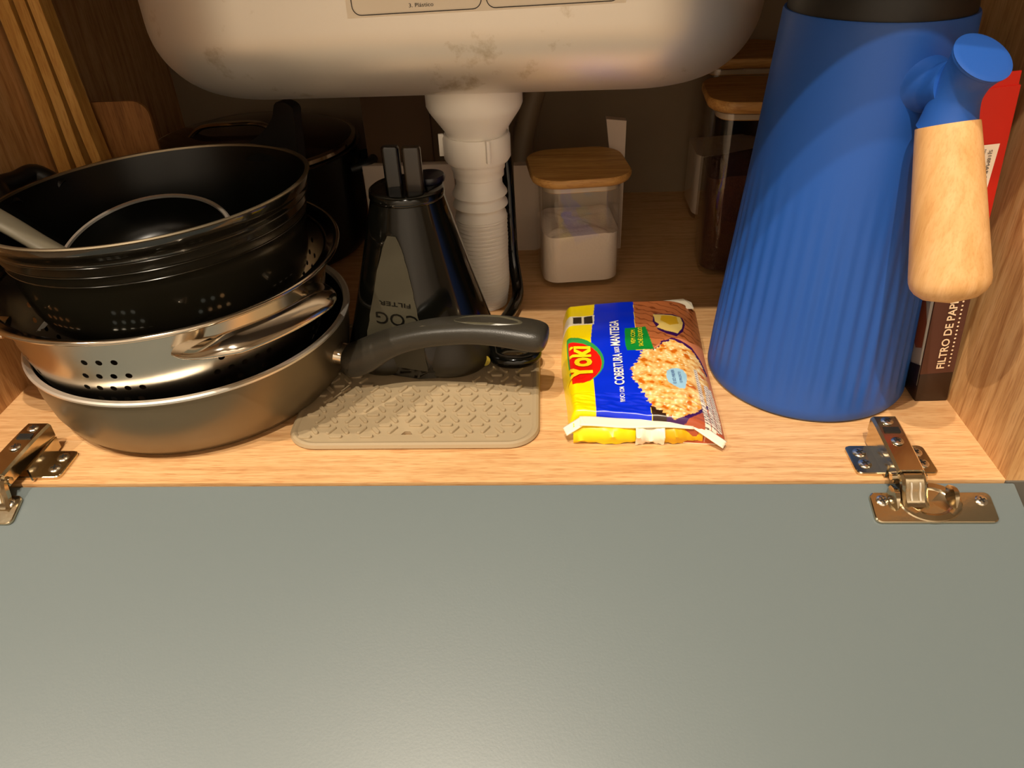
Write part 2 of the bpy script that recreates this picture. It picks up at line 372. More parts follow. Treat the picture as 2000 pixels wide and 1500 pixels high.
# ------------------------------------------------------------------ frying pan on the floor
PX, PY = 0.117, 0.104
t = thing('frying_pan', 'taupe frying pan with steel rim and curved black handle, bottom of the cookware stack', 'pan', (PX, PY, 0))
prof = [(0.0,0.0008),(0.074,0.0008),(0.078,0.0),(0.0815,0.0012),(0.0865,0.007),(0.0900,0.016),(0.0920,0.028),(0.0928,0.0425),(0.0905,0.0425),(0.0898,0.028),(0.0878,0.016),(0.083,0.007),(0.078,0.004),(0.0,0.004)]
v, f = lathe(prof[:8], 128, PX, PY); meshobj('pan_body', v, f, M['taupe'], t, angle=50)
v, f = lathe(prof[8:]+[], 128, PX, PY); meshobj('nonstick_lining', v, f, M['black_coat'], t, angle=50)
v, f = lathe([(0.0902,0.0422),(0.0930,0.0422),(0.0945,0.0434),(0.0946,0.0446),(0.0935,0.0452),(0.0908,0.0448)], 128, PX, PY, closed=True); meshobj('steel_rim', v, f, M['steel_rim'], t)
az = rad(-10)
def hp(rho, side, z): return Vector((PX+rho*math.cos(az)-side*math.sin(az), PY+rho*math.sin(az)+side*math.cos(az), z))
def sect_loft(secs, n=28, power=2.6):
    loops = []
    for i, (rho, z, wd, th) in enumerate(secs):
        a = secs[max(i-1,0)]; b_ = secs[min(i+1,len(secs)-1)]
        d = Vector((b_[0]-a[0], b_[1]-a[1])).normalized(); nr, nz = -d.y, d.x
        L = []
        for k in range(n):
            c, s = math.cos(2*PI*k/n), math.sin(2*PI*k/n)
            cc = math.copysign(abs(c)**(2/power), c); ss = math.copysign(abs(s)**(2/power), s)
            L.append(hp(rho+nr*th/2*ss, wd/2*cc, z+nz*th/2*ss))
        loops.append(L)
    return loft(loops)
v, f = sect_loft([(0.0895,0.026,0.017,0.011),(0.092,0.0255,0.016,0.0105),(0.098,0.0245,0.0155,0.010),(0.104,0.0245,0.015,0.0095)]); meshobj('handle_socket', v, f, M['steel'], t, angle=50)
raw = [(0.0965,0.0210,0.0160,0.0120),(0.0975,0.0210,0.0205,0.0175),(0.103,0.0222,0.0220,0.0195),(0.1115,0.0268,0.0220,0.0190),(0.122,0.0333,0.0205,0.0165),(0.134,0.0390,0.0195,0.0145),(0.148,0.0438,0.0195,0.0138),(0.162,0.0470,0.0200,0.0135),(0.178,0.0492,0.0205,0.0135),(0.192,0.0496,0.0215,0.0140),(0.205,0.0488,0.0225,0.0145),(0.2140,0.0478,0.0215,0.0145),(0.2185,0.0472,0.0170,0.0115),(0.2200,0.0470,0.008,0.005)]
pp = smooth_path([(a, b_, c_) for a, b_, c_, d_ in raw], 4); qq = smooth_path([(d_, 0, 0) for a, b_, c_, d_ in raw], 4)
v, f = sect_loft([(p.x, p.y, p.z, q.x) for p, q in zip(pp, qq)]); hd = meshobj('pan_handle', v, f, M['black_plastic'], t, angle=60)
# hanging hole inset on top of the grip
def ztop(rho):
    for i in range(len(raw)-1):
        if raw[i][0] <= rho <= raw[i+1][0]:
            s = (rho-raw[i][0])/(raw[i+1][0]-raw[i][0]); return (raw[i][1]*(1-s)+raw[i+1][1]*s) + (raw[i][3]*(1-s)+raw[i+1][3]*s)/2
    return raw[-1][1]
L0 = []; L1 = []; L2 = []
for k in range(40):
    a = 2*PI*k/40; c, s = math.cos(a), math.sin(a)
    r0 = 0.186+0.0205*c; L0.append(hp(r0, 0.0054*s, ztop(r0)-0.0004)); r1 = 0.186+0.0196*c; L1.append(hp(r1, 0.0047*s, ztop(r1)+0.0002)); r2 = 0.186+0.0180*c; L2.append(hp(r2, 0.0037*s, ztop(r2)+0.00005))
v, f = loft([L0, L1, L2], False, True); meshobj('grip_inset', v, f, mat('inset_grey', (78,74,58), 0.3), hd, angle=50)
v = []; f = []
for (r0, r1, s0) in ((0.136, 0.1505, -0.0035), (0.1385, 0.1505, 0.000)):
    i = len(v)
    for k in range(7):
        r_ = r0+(r1-r0)*k/6; v += [tuple(hp(r_, s0, ztop(r_)+0.0001)), tuple(hp(r_, s0+0.0006, ztop(r_)+0.0001))]
        if k: f.append((i+2*k-2, i+2*k-1, i+2*k+1, i+2*k))
meshobj('embossed_mark', v, f, M['grey_plastic'], hd, smooth=False)
fix(t)

# ------------------------------------------------------------------ steel colander
QX, QY = 0.111, 0.104
t = thing('colander', 'polished steel colander with strap handles and drain holes, nested in the frying pan', 'colander', (QX, QY, 0.005))
wall = [(0.0,0.0068),(0.050,0.0068),(0.0600,0.010),(0.0700,0.0165),(0.0770,0.0250),(0.0818,0.0350),(0.0850,0.0450),(0.0872,0.0550),(0.0892,0.0660),(0.0915,0.0800)]
# finely sampled outer wall on an arc-length grid; cells that hold a hole get an octagonal opening
cell = 0.0040
fine = [Vector((*wall[0], 0))]
P2 = smooth_path([(a, b_, 0) for a, b_ in wall[1:]], 12)
acc = [P2[0]]
for p in P2[1:]:
    if (p-acc[-1]).length >= cell*0.98: acc.append(p)
acc[-1] = P2[-1]
NA = 144; v = []; f = []
def cp(i, k): a = 2*PI*k/NA; return (QX+acc[i].x*math.cos(a), QY+acc[i].x*math.sin(a), acc[i].y)
for i in range(len(acc)):
    for k in range(NA): v.append(cp(i, k))
top = len(acc)-1
HOLES = {(r_, u) for r_, us in ((-4, (-2,0,2)), (-2, (-3,-1,1,3)), (0, (-4,-2,0,2,4)), (2, (-3,-1,1,3)), (4, (-2,0,2))) for u in us}
def is_hole(i, k):
    u = ((k+10) % 18)-9; r_ = (top-1-i)-6
    if i < 3 or i > top-2: return False
    return (r_, u) in HOLES
for i in range(top):
    for k in range(NA):
        l = (k+1) % NA; q = [i*NA+k, i*NA+l, (i+1)*NA+l, (i+1)*NA+k]
        if is_hole(i, k):
            pc = [Vector(v[j]) for j in q]; ctr = sum(pc, Vector())/4; e1 = (pc[1]-pc[0]).normalized(); e2 = (pc[3]-pc[0]).normalized(); b0 = len(v)
            for s in range(8):
                a = rad(-112.5+45*s); v.append(tuple(ctr+(e1*math.cos(a)+e2*math.sin(a))*0.00178))
            h = [b0+s for s in range(8)]
            # side bottom (h0,h1) right (h2,h3) top (h4,h5) left (h6,h7)
            for s in range(4):
                A, B = q[s], q[(s+1) % 4]; f.append((A, B, h[2*s+1], h[2*s])); f.append((B, h[(2*s+2) % 8], h[2*s+1]))
        else: f.append(tuple(q))
f.append(tuple(range(NA-1, -1, -1)))
cb = meshobj('perforated_bowl', v, f, M['steel_satin'], t, angle=50)
v, f = lathe([(0.0908,0.0795),(0.0925,0.0805),(0.0965,0.0822),(0.0990,0.0830),(0.1003,0.0838),(0.1007,0.0850),(0.0999,0.0860),(0.0985,0.0858),(0.0965,0.0845),(0.0925,0.0826),(0.0908,0.0815)], 160, QX, QY, closed=True)
meshobj('rolled_rim', v, f, M['steel'], t, angle=60)
def strap(a0, a1):
    pts = [];
    for k in range(25):
        s = k/24; a = rad(a0+(a1-a0)*s); out = 0.0885+0.0235*min(1, math.sin(PI*s)*1.5)**0.8 ; z = 0.0700+0.0075*min(1, math.sin(PI*s)*1.6)
        pts.append((QX+out*math.cos(a), QY+out*math.sin(a), z))
    v, f = tube(pts, 0.0080, 16, True, 0.42, up=(0.2,-0.25,1)); return meshobj('strap_handle', v, f, M['steel'], t, angle=60)
strap(-64, -12); strap(168, -140+360)
for a in (-62, -14):
    for dz in (0.066,):
        mm = Matrix.Translation((QX, QY, dz)) @ Matrix.Rotation(rad(a), 4, 'Z') @ Matrix.Translation((0.0893, 0, 0)) @ Matrix.Rotation(PI/2, 4, 'Y')
        v, f = lathe([(0.0026,-0.0004),(0.0024,0.0006),(0.0013,0.0012),(0.0001,0.0013)], 16); meshobj('rivet', v, f, M['steel'], t, matrix=mm)
fix(t)

# ------------------------------------------------------------------ glossy black casserole in the colander
KX, KY, KZ, KR = 0.108, 0.116, 0.120, 0.0897
tilt = Matrix.Translation((KX, KY, KZ)) @ Matrix.Rotation(-0.0395, 4, 'Y') @ Matrix.Rotation(-0.0334, 4, 'X')
t = thing('casserole_pot', 'glossy black casserole pot with ridged side, on top of the colander', 'pot', (KX, KY, 0.07))
prof = [(0.0,-0.0660),(0.062,-0.0660),(0.069,-0.0640),(0.0755,-0.0580),(0.0790,-0.0480),(0.0812,-0.0350),(0.0822,-0.0270)]
for z in (-0.0220, -0.0165, -0.0110):
    r_ = 0.0822+(z+0.027)*0.24; prof += [(r_-0.0001, z-0.0008), (r_+0.00012, z-0.0003), (r_-0.00015, z), (r_+0.0001, z+0.0003), (r_+0.0002, z+0.0008)]
prof += [(0.0872,-0.0065),(0.0885,-0.0055),(0.0890,-0.0006)]
v, f = lathe(prof, 144); meshobj('pot_body', v, f, M['pot_enamel'], t, matrix=tilt, angle=50)
v, f = lathe([(0.0872,-0.0006),(0.0858,-0.006),(0.0808,-0.027),(0.0790,-0.040),(0.0765,-0.050),(0.071,-0.059),(0.064,-0.0630),(0.0,-0.0635)], 144); meshobj('pot_lining', v, f, M['black_sheen'], t, matrix=tilt, angle=50)
v, f = lathe([(0.0871,-0.0008),(0.0892,-0.0008),(0.0898,0.0),(0.0890,0.0006),(0.0873,0.0004)], 144, closed=True); meshobj('pot_rim', v, f, mat('rim_highlight', (150,136,112), 0.36, metal=0.9), t, matrix=tilt)  # thin highlight along the edge put into the pale rim colour
def lug(a, h, w0, w1, lean, name):
    """upright tapered grip rising from the rim at angle a"""
    ca, sa = math.cos(rad(a)), math.sin(rad(a)); loops = []
    for k in range(9):
        s = k/8; z = -0.022+(h+0.022)*s; wd = w0+(w1-w0)*s; ro = 0.0895+lean*s**1.5; th = 0.0045*(1-0.3*s)
        L = []
        for q in range(20):
            c, s_ = math.cos(2*PI*q/20), math.sin(2*PI*q/20); rr_ = ro+th*c; tt = wd/2*s_
            L.append((rr_*ca-tt*sa, rr_*sa+tt*ca, z))
        loops.append(L)
    v, f = loft(loops); return meshobj(name, v, f, M['rubber'], t, matrix=tilt, angle=60)
ol = [(0.030,0.100),(0.0237,0.108),(0.004,0.1175),(-0.0133,0.128),(-0.024,0.1375),(-0.0312,0.1480),(-0.0480,0.1480),(-0.0477,0.1386),(-0.0441,0.1157),(-0.040,0.102),(-0.005,0.098)]
ol = [(p.x, p.y) for p in smooth_path([(a, b_, 0) for a, b_ in ol], 4)]
ca, sa = math.cos(rad(70)), math.sin(rad(70))
def lgp(u, z, o): return (KX+o*ca-u*sa, KY+o*sa+u*ca, z)
def rimo(u): return 0.0915*math.cos(min(0.62, abs(u)/0.0915))
v, f = loft([[lgp(u, z, rimo(u)-0.001+d_) for u, z in ol] for d_ in (0.0, 0.0012, 0.0065, 0.008)]); meshobj('side_handle', v, f, M['rubber'], t, angle=50)
# left side handle: short loop
pts = smooth_path([(0.0885*math.cos(rad(a)), 0.0885*math.sin(rad(a)), -0.008+dz) for a, dz in ((152,0),)]+[(0.1000*math.cos(rad(a)), 0.1000*math.sin(rad(a)), 0.002) for a in (156, 164, 172)]+[(0.0885*math.cos(rad(176)), 0.0885*math.sin(rad(176)), -0.008)], 6)
v, f = tube(pts, 0.0055, 14); meshobj('side_handle', v, f, M['rubber'], t, matrix=tilt)
fix(t)

# ------------------------------------------------------------------ small frying pan inside the casserole
t = thing('small_frying_pan', 'small black frying pan with bright steel rim, tipped inside the casserole', 'pan', (0.113, 0.078, 0.1))
mm = Matrix.Translation((0.1110, 0.0870, 0.0960)) @ Matrix.Rotation(rad(17), 4, 'X')
v, f = lathe([(0.0475,0),(0.0465,-0.006),(0.0435,-0.016),(0.037,-0.0235),(0.0,-0.0235)], 96); meshobj('pan_body', v, f, M['black_sheen'], t, matrix=mm, angle=50)
v, f = lathe([(0.0462,0),(0.0450,-0.006),(0.042,-0.015),(0.036,-0.0215),(0.0,-0.0215)], 96); meshobj('nonstick_lining', v, f, M['black_sheen'], t, matrix=mm, angle=50)
v, f = lathe([(0.0459,-0.0006),(0.0476,-0.0008),(0.0486,0.0),(0.0476,0.0009),(0.0461,0.0007)], 96, closed=True); meshobj('steel_rim', v, f, M['steel_rim'], t, matrix=mm)
pts = smooth_path([(0.0655,0.0800,0.0965),(0.056,0.0800,0.1040),(0.045,0.0795,0.1140),(0.030,0.0790,0.1260),(0.010,0.0785,0.1390)], 6)
v, f = tube(pts, lambda s: 0.0068+0.0008*s, 20, True, 0.55, up=(0.3,0,1)); meshobj('pan_handle', v, f, M['grey_plastic'], t, angle=60)
fix(t)

# ------------------------------------------------------------------ big black pot with glass lid at the back
t = thing('stock_pot', 'big dark pot with a lid standing at the back behind the cookware stack', 'pot', (0.100, 0.305, 0))
PX2, PY2, PR, PZ = 0.100, 0.305, 0.083, 0.085
v, f = lathe([(0.0,0.0005),(0.072,0.0005),(0.078,0.004),(0.081,0.012),(0.082,0.070),(0.083,0.0845),(0.0815,0.0845),(0.080,0.012),(0.0,0.005)], 96, PX2, PY2); meshobj('pot_body', v, f, M['black_sheen'], t, angle=50)
v, f = lathe([(0.0815,0.0842),(0.0835,0.0842),(0.0842,0.0850),(0.0835,0.0858),(0.0815,0.0856)], 96, PX2, PY2, closed=True); meshobj('pot_rim', v, f, mat('dull_rim', (120,104,80), 0.3, metal=1), t)
v, f = lathe([(0.0800,0.0862),(0.0805,0.0890),(0.076,0.0915),(0.070,0.0935),(0.045,0.1000),(0.015,0.1035),(0.0005,0.1037)], 96, PX2, PY2); ld = meshobj('pot_lid', v, f, mat('smoked_lid', (46,26,16), 0.15), t, angle=60)
v, f = lathe([(0.0795,0.0862),(0.0812,0.0866),(0.0812,0.0895),(0.0785,0.0908),(0.0775,0.0900)], 96, PX2, PY2, closed=True); meshobj('lid_band', v, f, M['steel'], ld)
pts = smooth_path([(0.060,0.287,0.0985),(0.072,0.285,0.1065),(0.095,0.283,0.1090),(0.116,0.285,0.1080),(0.128,0.288,0.1000)], 6)
v, f = tube(pts, 0.0045, 14, True, 0.4); meshobj('lid_handle', v, f, M['steel'], ld)
for s, a in ((1, -20), (-1, 0)):
    pts = smooth_path([(PX2+s*0.081,PY2-0.018,0.070),(PX2+s*0.094,PY2-0.014,0.073),(PX2+s*0.096,PY2,0.074),(PX2+s*0.094,PY2+0.014,0.073),(PX2+s*0.081,PY2+0.018,0.070)], 5)
    if s > 0:
        v, f = tube(pts, 0.004, 12); meshobj('side_handle', v, f, M['rubber'], t)
fix(t)

# ------------------------------------------------------------------ wooden boards against the left wall
def slab_path(path, th, y0, y1, name, parent, m):
    """flat board whose long section follows path (x, z); y0..y1 is its width into the cabinet"""
    v = []; f = []; n = len(path)
    for i, (x, z) in enumerate(path):
        a = path[max(i-1,0)]; b_ = path[min(i+1,n-1)]; d = Vector((b_[0]-a[0], b_[1]-a[1])).normalized(); nx, nz = d.y, -d.x
        for s in (-1, 1):
            for y in (y0, y1): v.append((x+s*nx*th/2, y, z+s*nz*th/2))
    for i in range(n-1):
        p, q = 4*i, 4*i+4
        f += [(p, q, q+1, p+1), (p+2, p+3, q+3, q+2), (p, p+2, q+2, q), (p+1, q+1, q+3, p+3)]
    f += [(0, 1, 3, 2), (4*n-4, 4*n-2, 4*n-1, 4*n-3)]
    return meshobj(name, v, f, m, parent, angle=40)
def boards(k, x0, x1, x2, top, th, y0, y1, label):
    pts = [(p.x, p.y) for p in smooth_path([(x0, 0.004, 0), (x0-0.002, 0.05, 0), (x1, 0.115, 0), ((x1+x2)/2+0.001, 0.16, 0), (x2, top, 0)], 6)]
    o = slab_path(pts, th, y0, y1, 'wooden_board', None, M['bamboo_dark']); tag(o, label, 'board')
boards(0, 0.0085, 0.0068, 0.0056, 0.235, 0.0095, 0.2010, 0.2150, 'thin bamboo board leaning nearest the left wall')
boards(1, 0.0230, 0.0175, 0.0150, 0.262, 0.0070, 0.2030, 0.2150, 'middle thin bamboo board of three leaning at the left wall')
boards(2, 0.0380, 0.0300, 0.0230, 0.270, 0.0070, 0.2020, 0.2150, 'thin bamboo board leaning at the left wall, rightmost of three')
pts = rr(0.055, 0.142, 0.010, 6, 0.0395, 0.072)
sh = Matrix.Rotation(rad(-4), 4, 'Y')
v = [(x, 0.2195+0.0, z) for x, z in pts]+[(x, 0.2218, z) for x, z in pts]; n_ = len(pts)
f = [tuple(range(n_)), tuple(range(2*n_-1, n_-1, -1))]+[(i, i+n_, (i+1)%n_+n_, (i+1)%n_) for i in range(n_)]
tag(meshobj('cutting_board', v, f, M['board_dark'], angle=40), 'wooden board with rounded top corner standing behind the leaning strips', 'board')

# ------------------------------------------------------------------ silicone mat
t = thing('silicone_mat', 'taupe silicone trivet mat with raised dashes under the black vessel', 'mat', (0.257, 0.09, 0))
mx0, mx1, my0, my1 = 0.1855, 0.3285, 0.0265, 0.1640
def rrc(w, d, r, z, cx, cy, n=10): return [(x, y, z) for x, y in rr(w, d, r, n, cx, cy)]
cxm, cym, wm, dm = (mx0+mx1)/2, (my0+my1)/2, mx1-mx0, my1-my0
# base sheet with a real hole near the front edge: annular grid around hole then outward to outline
hx, hy = 0.2536, 0.0375
out = rr(wm, dm, 0.018, 10, cxm, cym); N = len(out)
def toward(fr, ins, z): return [(x, y, z) for x, y in rr(wm-2*ins, dm-2*ins, 0.018-ins, 10, cxm, cym)]
hole = []
for (x, y) in rr(wm-2*0.0044, dm-2*0.0044, 0.0136, 10, cxm, cym):
    a = math.atan2(y-hy, x-hx); hole.append(a)
hl = lambda r_, z: [(hx+r_*math.cos(a), hy+r_*math.sin(a), z) for a in hole]
loops = [hl(0.0031, 0.0004), hl(0.0031, 0.0024), hl(0.0038, 0.0026), toward(0, 0.0044, 0.0026), toward(0, 0.0034, 0.0034), toward(0, 0.0022, 0.0036), toward(0, 0.0008, 0.0030), toward(0, 0.0, 0.0012), toward(0, 0.0006, 0.0002)]
v, f = loft(loops, False, False); meshobj('mat_sheet', v, f, M['silicone'], t, angle=30)
proto = None
dash = [(x, y) for x, y in rr(0.0074, 0.0024, 0.00118, 4)]
def dashes(x, y, ang):
    global proto
    if proto is None:
        v, f = loft([[(p[0], p[1], 0.0) for p in dash], [(p[0], p[1], 0.0012) for p in dash], [(p[0]*0.94, p[1]*0.8, 0.0015) for p in dash]], False, True)
        o = meshobj('raised_bar', v, f, M['silicone'], None, angle=40); proto = o.data
    else:
        o = D.objects.new('raised_bar', proto); C.objects.link(o)
    o.parent = t; o.location = (x-t.location.x, y-t.location.y, 0.0025); o.rotation_euler = (0, 0, ang)
px_, py_ = 0.0176, 0.0112
cnt = 0
for j in range(-1, 15):
    for i in range(-1, 12):
        x = mx0+0.0105+i*px_+(px_/2 if j % 2 else 0); y = my0+0.0085+j*py_*0.9
        for (dx, dy, a) in ((0.0, 0.0, 0.0), (-0.0038, 0.0058, rad(58)), (0.0042, 0.0056, rad(-52))):
            X, Y = x+dx, y+dy
            if mx0+0.0085 < X < mx1-0.0085 and my0+0.0065 < Y < my1-0.007 and math.hypot(X-hx, Y-hy) > 0.0070 and cnt < 300 and math.hypot((X-0.2525)/0.056, (Y-0.13)/0.046) > 1:
                if math.hypot(max(0, mx0+0.018-X, X-(mx1-0.018)), max(0, my0+0.018-Y, Y-(my1-0.018))) > 0.0125: continue
                dashes(X, Y, a); cnt += 1
for o in t.children:
    if o.name.startswith('mat_sheet'): o.data.transform(Matrix.Translation(-t.location))

# ------------------------------------------------------------------ black tapered vessel on the mat
VX, VY = 0.2525, 0.1290
t = thing('tapered_vessel', 'glossy black tapered plastic vessel standing mouth down with two pegs on top', 'vessel', (VX, VY, 0.0037))
z0v, z1v = 0.0046, 0.1080
def vr(r, a, z):
    """cone, lobed foot, and a flat cut on the front left"""
    s = (z-z0v)/(z1v-z0v)
    ad = math.degrees(a)
    q = r
    # elongate sideways towards the foot
    q /= math.sqrt(math.cos(a)**2+(math.sin(a)/(1-0.17*(1-s)))**2)
    n0 = rad(-106); d0 = 0.0375-0.0149*s           # plane distance
    cc = math.cos(a-n0)
    if cc > 0.05 and s < 0.92: q = min(q, d0/cc)
    return q
prof = []
for k in range(41):
    s = k/40; z = z0v+(z1v-z0v)*s; r_ = 0.0510-0.0295*s**0.92
    if s < 0.05: r_ *= 0.93+1.4*s
    prof.append((r_, z))
v, f = lathe(prof, 180, VX, VY, vr, cap0=True); vb = meshobj('vessel_body', v, f, M['black_gloss'], t, angle=22)
v, f = lathe([(0.0215,0.1078),(0.0222,0.1090),(0.0218,0.1125),(0.0205,0.1135),(0.0150,0.1128),(0.0001,0.1126)], 96, VX, VY); meshobj('vessel_cap', v, f, M['black_gloss'], t, angle=50)
v, f = lathe([(0.0001,0.1130),(0.0095,0.1130),(0.0098,0.1150),(0.0090,0.1165),(0.0001,0.1168)], 48, VX+0.0120, VY+0.0100); meshobj('dial', v, f, mat('navy_plastic', (14,14,30), 0.3), t, angle=50)
v, f = loft([rrc(0.0098, 0.0060, 0.002, z, VX-0.0055, VY-0.006) for z in (0.112, 0.1375)]+[rrc(0.0086, 0.0050, 0.0018, 0.1385, VX-0.0055, VY-0.006)]); meshobj('peg', v, f, M['black_gloss'], t, angle=40)
v, f = loft([rrc(0.0105, 0.0060, 0.002, z, VX+0.0060, VY-0.005) for z in (0.112, 0.1365)]+[rrc(0.0095, 0.0050, 0.0018, 0.1375, VX+0.0060, VY-0.005)]); meshobj('peg', v, f, mat('smoked_peg', (44,36,26), 0.25), t, angle=40)
# flat matt face: the cut plane, slightly proud
n0 = rad(-106); nx, ny = math.cos(n0), math.sin(n0); tx_, ty_ = -ny, nx
def vface(u, s, off=0.0003):
    d = 0.0375-0.0149*s+off; return (VX+nx*d+tx_*u, VY+ny*d+ty_*u, z0v+(z1v-z0v)*s)
v = []; f = []; rows = []
for k in range(26):
    s = 0.06+0.86*k/25; d0 = 0.0375-0.0149*s
    # half width of the cut at this height
    zz = z0v+(z1v-z0v)*s; hh_ = []
    for sg in (-1, 1):
        h = 0.0
        for q in range(1, 89):
            a = n0+sg*rad(q)
            if vr(0.0510-0.0295*s**0.92, a, zz)+1e-7 >= d0/math.cos(rad(q)): h = d0*math.tan(rad(q))
            else: break
        hh_.append(h)
    if max(hh_) <= 0.0003: break
    v += [vface(-hh_[0], s), vface(hh_[1], s)]; rows.append(s)
    if k: f.append((2*k-2, 2*k-1, 2*k+1, 2*k))
fc = meshobj('flat_face', v, f, M['panelface'], t, smooth=False)
text_on('raised_text', 'FILTER', lambda a, b: vface((0.5-a)*0.0205-0.001, 0.470-b*0.026, 0.0007), M['black_sheen'], fc, 0.01)
text_on('raised_text', 'COG', lambda a, b: vface((0.5-a)*0.028+0.000, 0.400-b*0.075, 0.0007), M['black_sheen'], fc, 0.0)
# two scooped foot lobes peeping out under the pan handle
for (lx, ly, lr, lh) in ((0.2715, 0.1075, 0.0240, 0.033), (0.2310, 0.1060, 0.0170, 0.024)):
    loops = []
    for k in range(14):
        s = k/13; z = 0.0042+lh*s; q = lr*(0.80+0.20*min(1, s*4)**0.5)*(1-0.50*s**1.6)
        loops.append([(lx+q*1.15*math.cos(2*PI*i/64), ly+q*0.85*math.sin(2*PI*i/64), z) for i in range(64)])
    v, f = loft(loops); meshobj('foot_lobe', v, f, mat('dark_foot', (38,33,20), 0.4), t, angle=40)
v, f = lathe([(0.0001,0.0),(0.0030,0.0),(0.0032,0.0012),(0.0001,0.0016)], 20); meshobj('yellow_dot', v, f, mat('yellow_dot', (170,150,20), 0.5), t, matrix=Matrix.Translation((0.2945, 0.1010, 0.0105)) @ Matrix.Rotation(rad(70), 4, 'X'))
fix(t)
# cord: from behind the drain hose down to a loop on the mat
pts = [(0.3010,0.232,0.135),(0.3040,0.228,0.110),(0.3065,0.222,0.085),(0.3075,0.216,0.060),(0.3085,0.212,0.030),(0.3120,0.196,0.0085),(0.3090,0.172,0.0078),(0.2990,0.140,0.0066),(0.2995,0.120,0.0085)]
for k in range(0, 10): 
    a = rad(170+k*38); pts.append((0.3130+0.0125*math.cos(a), 0.1085+0.0085*math.sin(a), 0.0088+0.0003*k))
v, f = tube(smooth_path(pts, 7), 0.0042, 14); tag(meshobj('power_cord', v, f, M['black_gloss']), 'glossy black cord running down beside the drain hose to a loop on the mat', 'cord')

# ------------------------------------------------------------------ glass jars with bamboo lids
def jar(cx, cy, w_, d_, h, lidw, lidh, fill, fillm, yaw, label, level=0.0, lidm='bamboo'):
    t = thing('storage_jar', label, 'jar', (cx, cy, 0), 'glass jars with bamboo lids')
    mm = Matrix.Translation((cx, cy, 0)) @ Matrix.Rotation(rad(yaw), 4, 'Z')
    r = 0.0135; g = 0.0016
    def L(ins, z, rad_=None): return [(x, y, z) for x, y in rr(w_-2*ins, d_-2*ins, max(0.003, r-ins), 8)]
    loops = [L(0.0040, 0.0006), L(0.0012, 0.0014), L(0, 0.0045), L(0, h-0.004), L(0.001, h), L(g, h), L(g, 0.0050), L(0.0045, 0.0032)]
    v, f = loft(loops); meshobj('glass_body', v, f, M['glass'], t, matrix=mm, angle=40)
    # contents with an uneven top
    N = 36; gi = g+0.0002; v = []; f = []; lo = L(gi, 0.0052); n = len(lo)
    rings = 9
    def zt(x, y):
        return fill+level*(x/w_)*2+0.0035*noise.noise(Vector((x*55+cx*9, y*55, 3.1)))*(1 if level == 0 else 1.6)+0.0012*noise.noise(Vector((x*220, y*220, 1)))
    v += lo
    for k in range(rings):
        s = 1-k/rings
        for p in lo: v.append((p[0]*s, p[1]*s, zt(p[0]*s, p[1]*s)))
    v.append((0, 0, zt(0, 0)))
    f.append(tuple(range(n-1, -1, -1)))
    for k in range(rings):
        for i in range(n):
            j = (i+1) % n; f.append((k*n+i, k*n+j, (k+1)*n+j, (k+1)*n+i))
    for i in range(n): f.append((rings*n+i, rings*n+(i+1) % n, len(v)-1))
    meshobj('contents', v, f, fillm, t, matrix=mm, angle=50)
    # gasket and lid
    v, f = loft([L(g+0.0003, h-0.0045), L(g+0.0003, h-0.001), L(g+0.004, h-0.001), L(g+0.004, h-0.0045)], closed=True); meshobj('seal_ring', v, f, M['gasket'], t, matrix=mm)
    def LL(ins, z): return [(x, y, z) for x, y in rr(lidw-2*ins, lidw*d_/w_-2*ins, max(0.004, 0.021-ins), 8)]
    v, f = loft([L(g+0.002, h-0.0055), L(g+0.002, h+0.0004), LL(0.003, h+0.0004), LL(0.001, h+0.0018), LL(0, h+0.004), LL(0, h+lidh-0.0012), LL(0.0010, h+lidh), LL(0.0030, h+lidh)]); meshobj('lid', v, f, M[lidm], t, matrix=mm, angle=40)
    fix(t); return t
jar(0.3560, 0.2440, 0.0590, 0.0590, 0.0785, 0.0715, 0.0070, 0.0420, M['powder'], 7, 'low square glass jar of white powder with bamboo lid, right of the drain pipe')
jar(0.4815, 0.2600, 0.0640, 0.0640, 0.1210, 0.0740, 0.0085, 0.0770, M['coffee'], -4, 'tall glass jar of ground coffee with bamboo lid, half hidden by the blue jug', level=0.004)
jar(0.4900, 0.3660, 0.0640, 0.0640, 0.1260, 0.0730, 0.0080, 0.0560, M['powder'], 0, 'tall glass jar of white powder standing behind the coffee jar')

# ------------------------------------------------------------------ blue jug
JX, JY = 0.4915, 0.1045
t = thing('thermal_jug', 'tall blue tapered jug with black lid and beech grip on its handle', 'jug', (JX, JY, 0))
def jr(r, a, z):
    amt = 0.0005*max(0.0, min(1.0, (0.135-z)/0.07))*max(0.0, min(1, (z-0.004)/0.02))
    return r+amt*math.cos(44*a)
prof = [(0.0,0.0008),(0.0545,0.0004),(0.0568,0.0010),(0.0578,0.0026)]
for k in range(1, 41):
    s = k/40; prof.append((0.0578-0.0145*s-0.0004*math.sin(PI*s), 0.0026+0.2004*s))
prof += [(0.0428,0.2040),(0.0418,0.2040),(0.0412,0.2010)]
v, f = lathe(prof, 352, JX, JY, jr); jb = meshobj('jug_body', v, f, M['jug'], t, angle=50)
v, f = lathe([(0.0414,0.2008),(0.0416,0.2060),(0.0412,0.2085),(0.0405,0.2150),(0.0385,0.2175),(0.0,0.2180)], 96, JX, JY); meshobj('jug_lid', v, f, M['jug_dark'], t, angle=50)
hz = rad(-74); hc, hs = math.cos(hz), math.sin(hz)
def jp(rho, z, side=0.0): return (JX+rho*hc-side*hs, JY+rho*hs+side*hc, z)
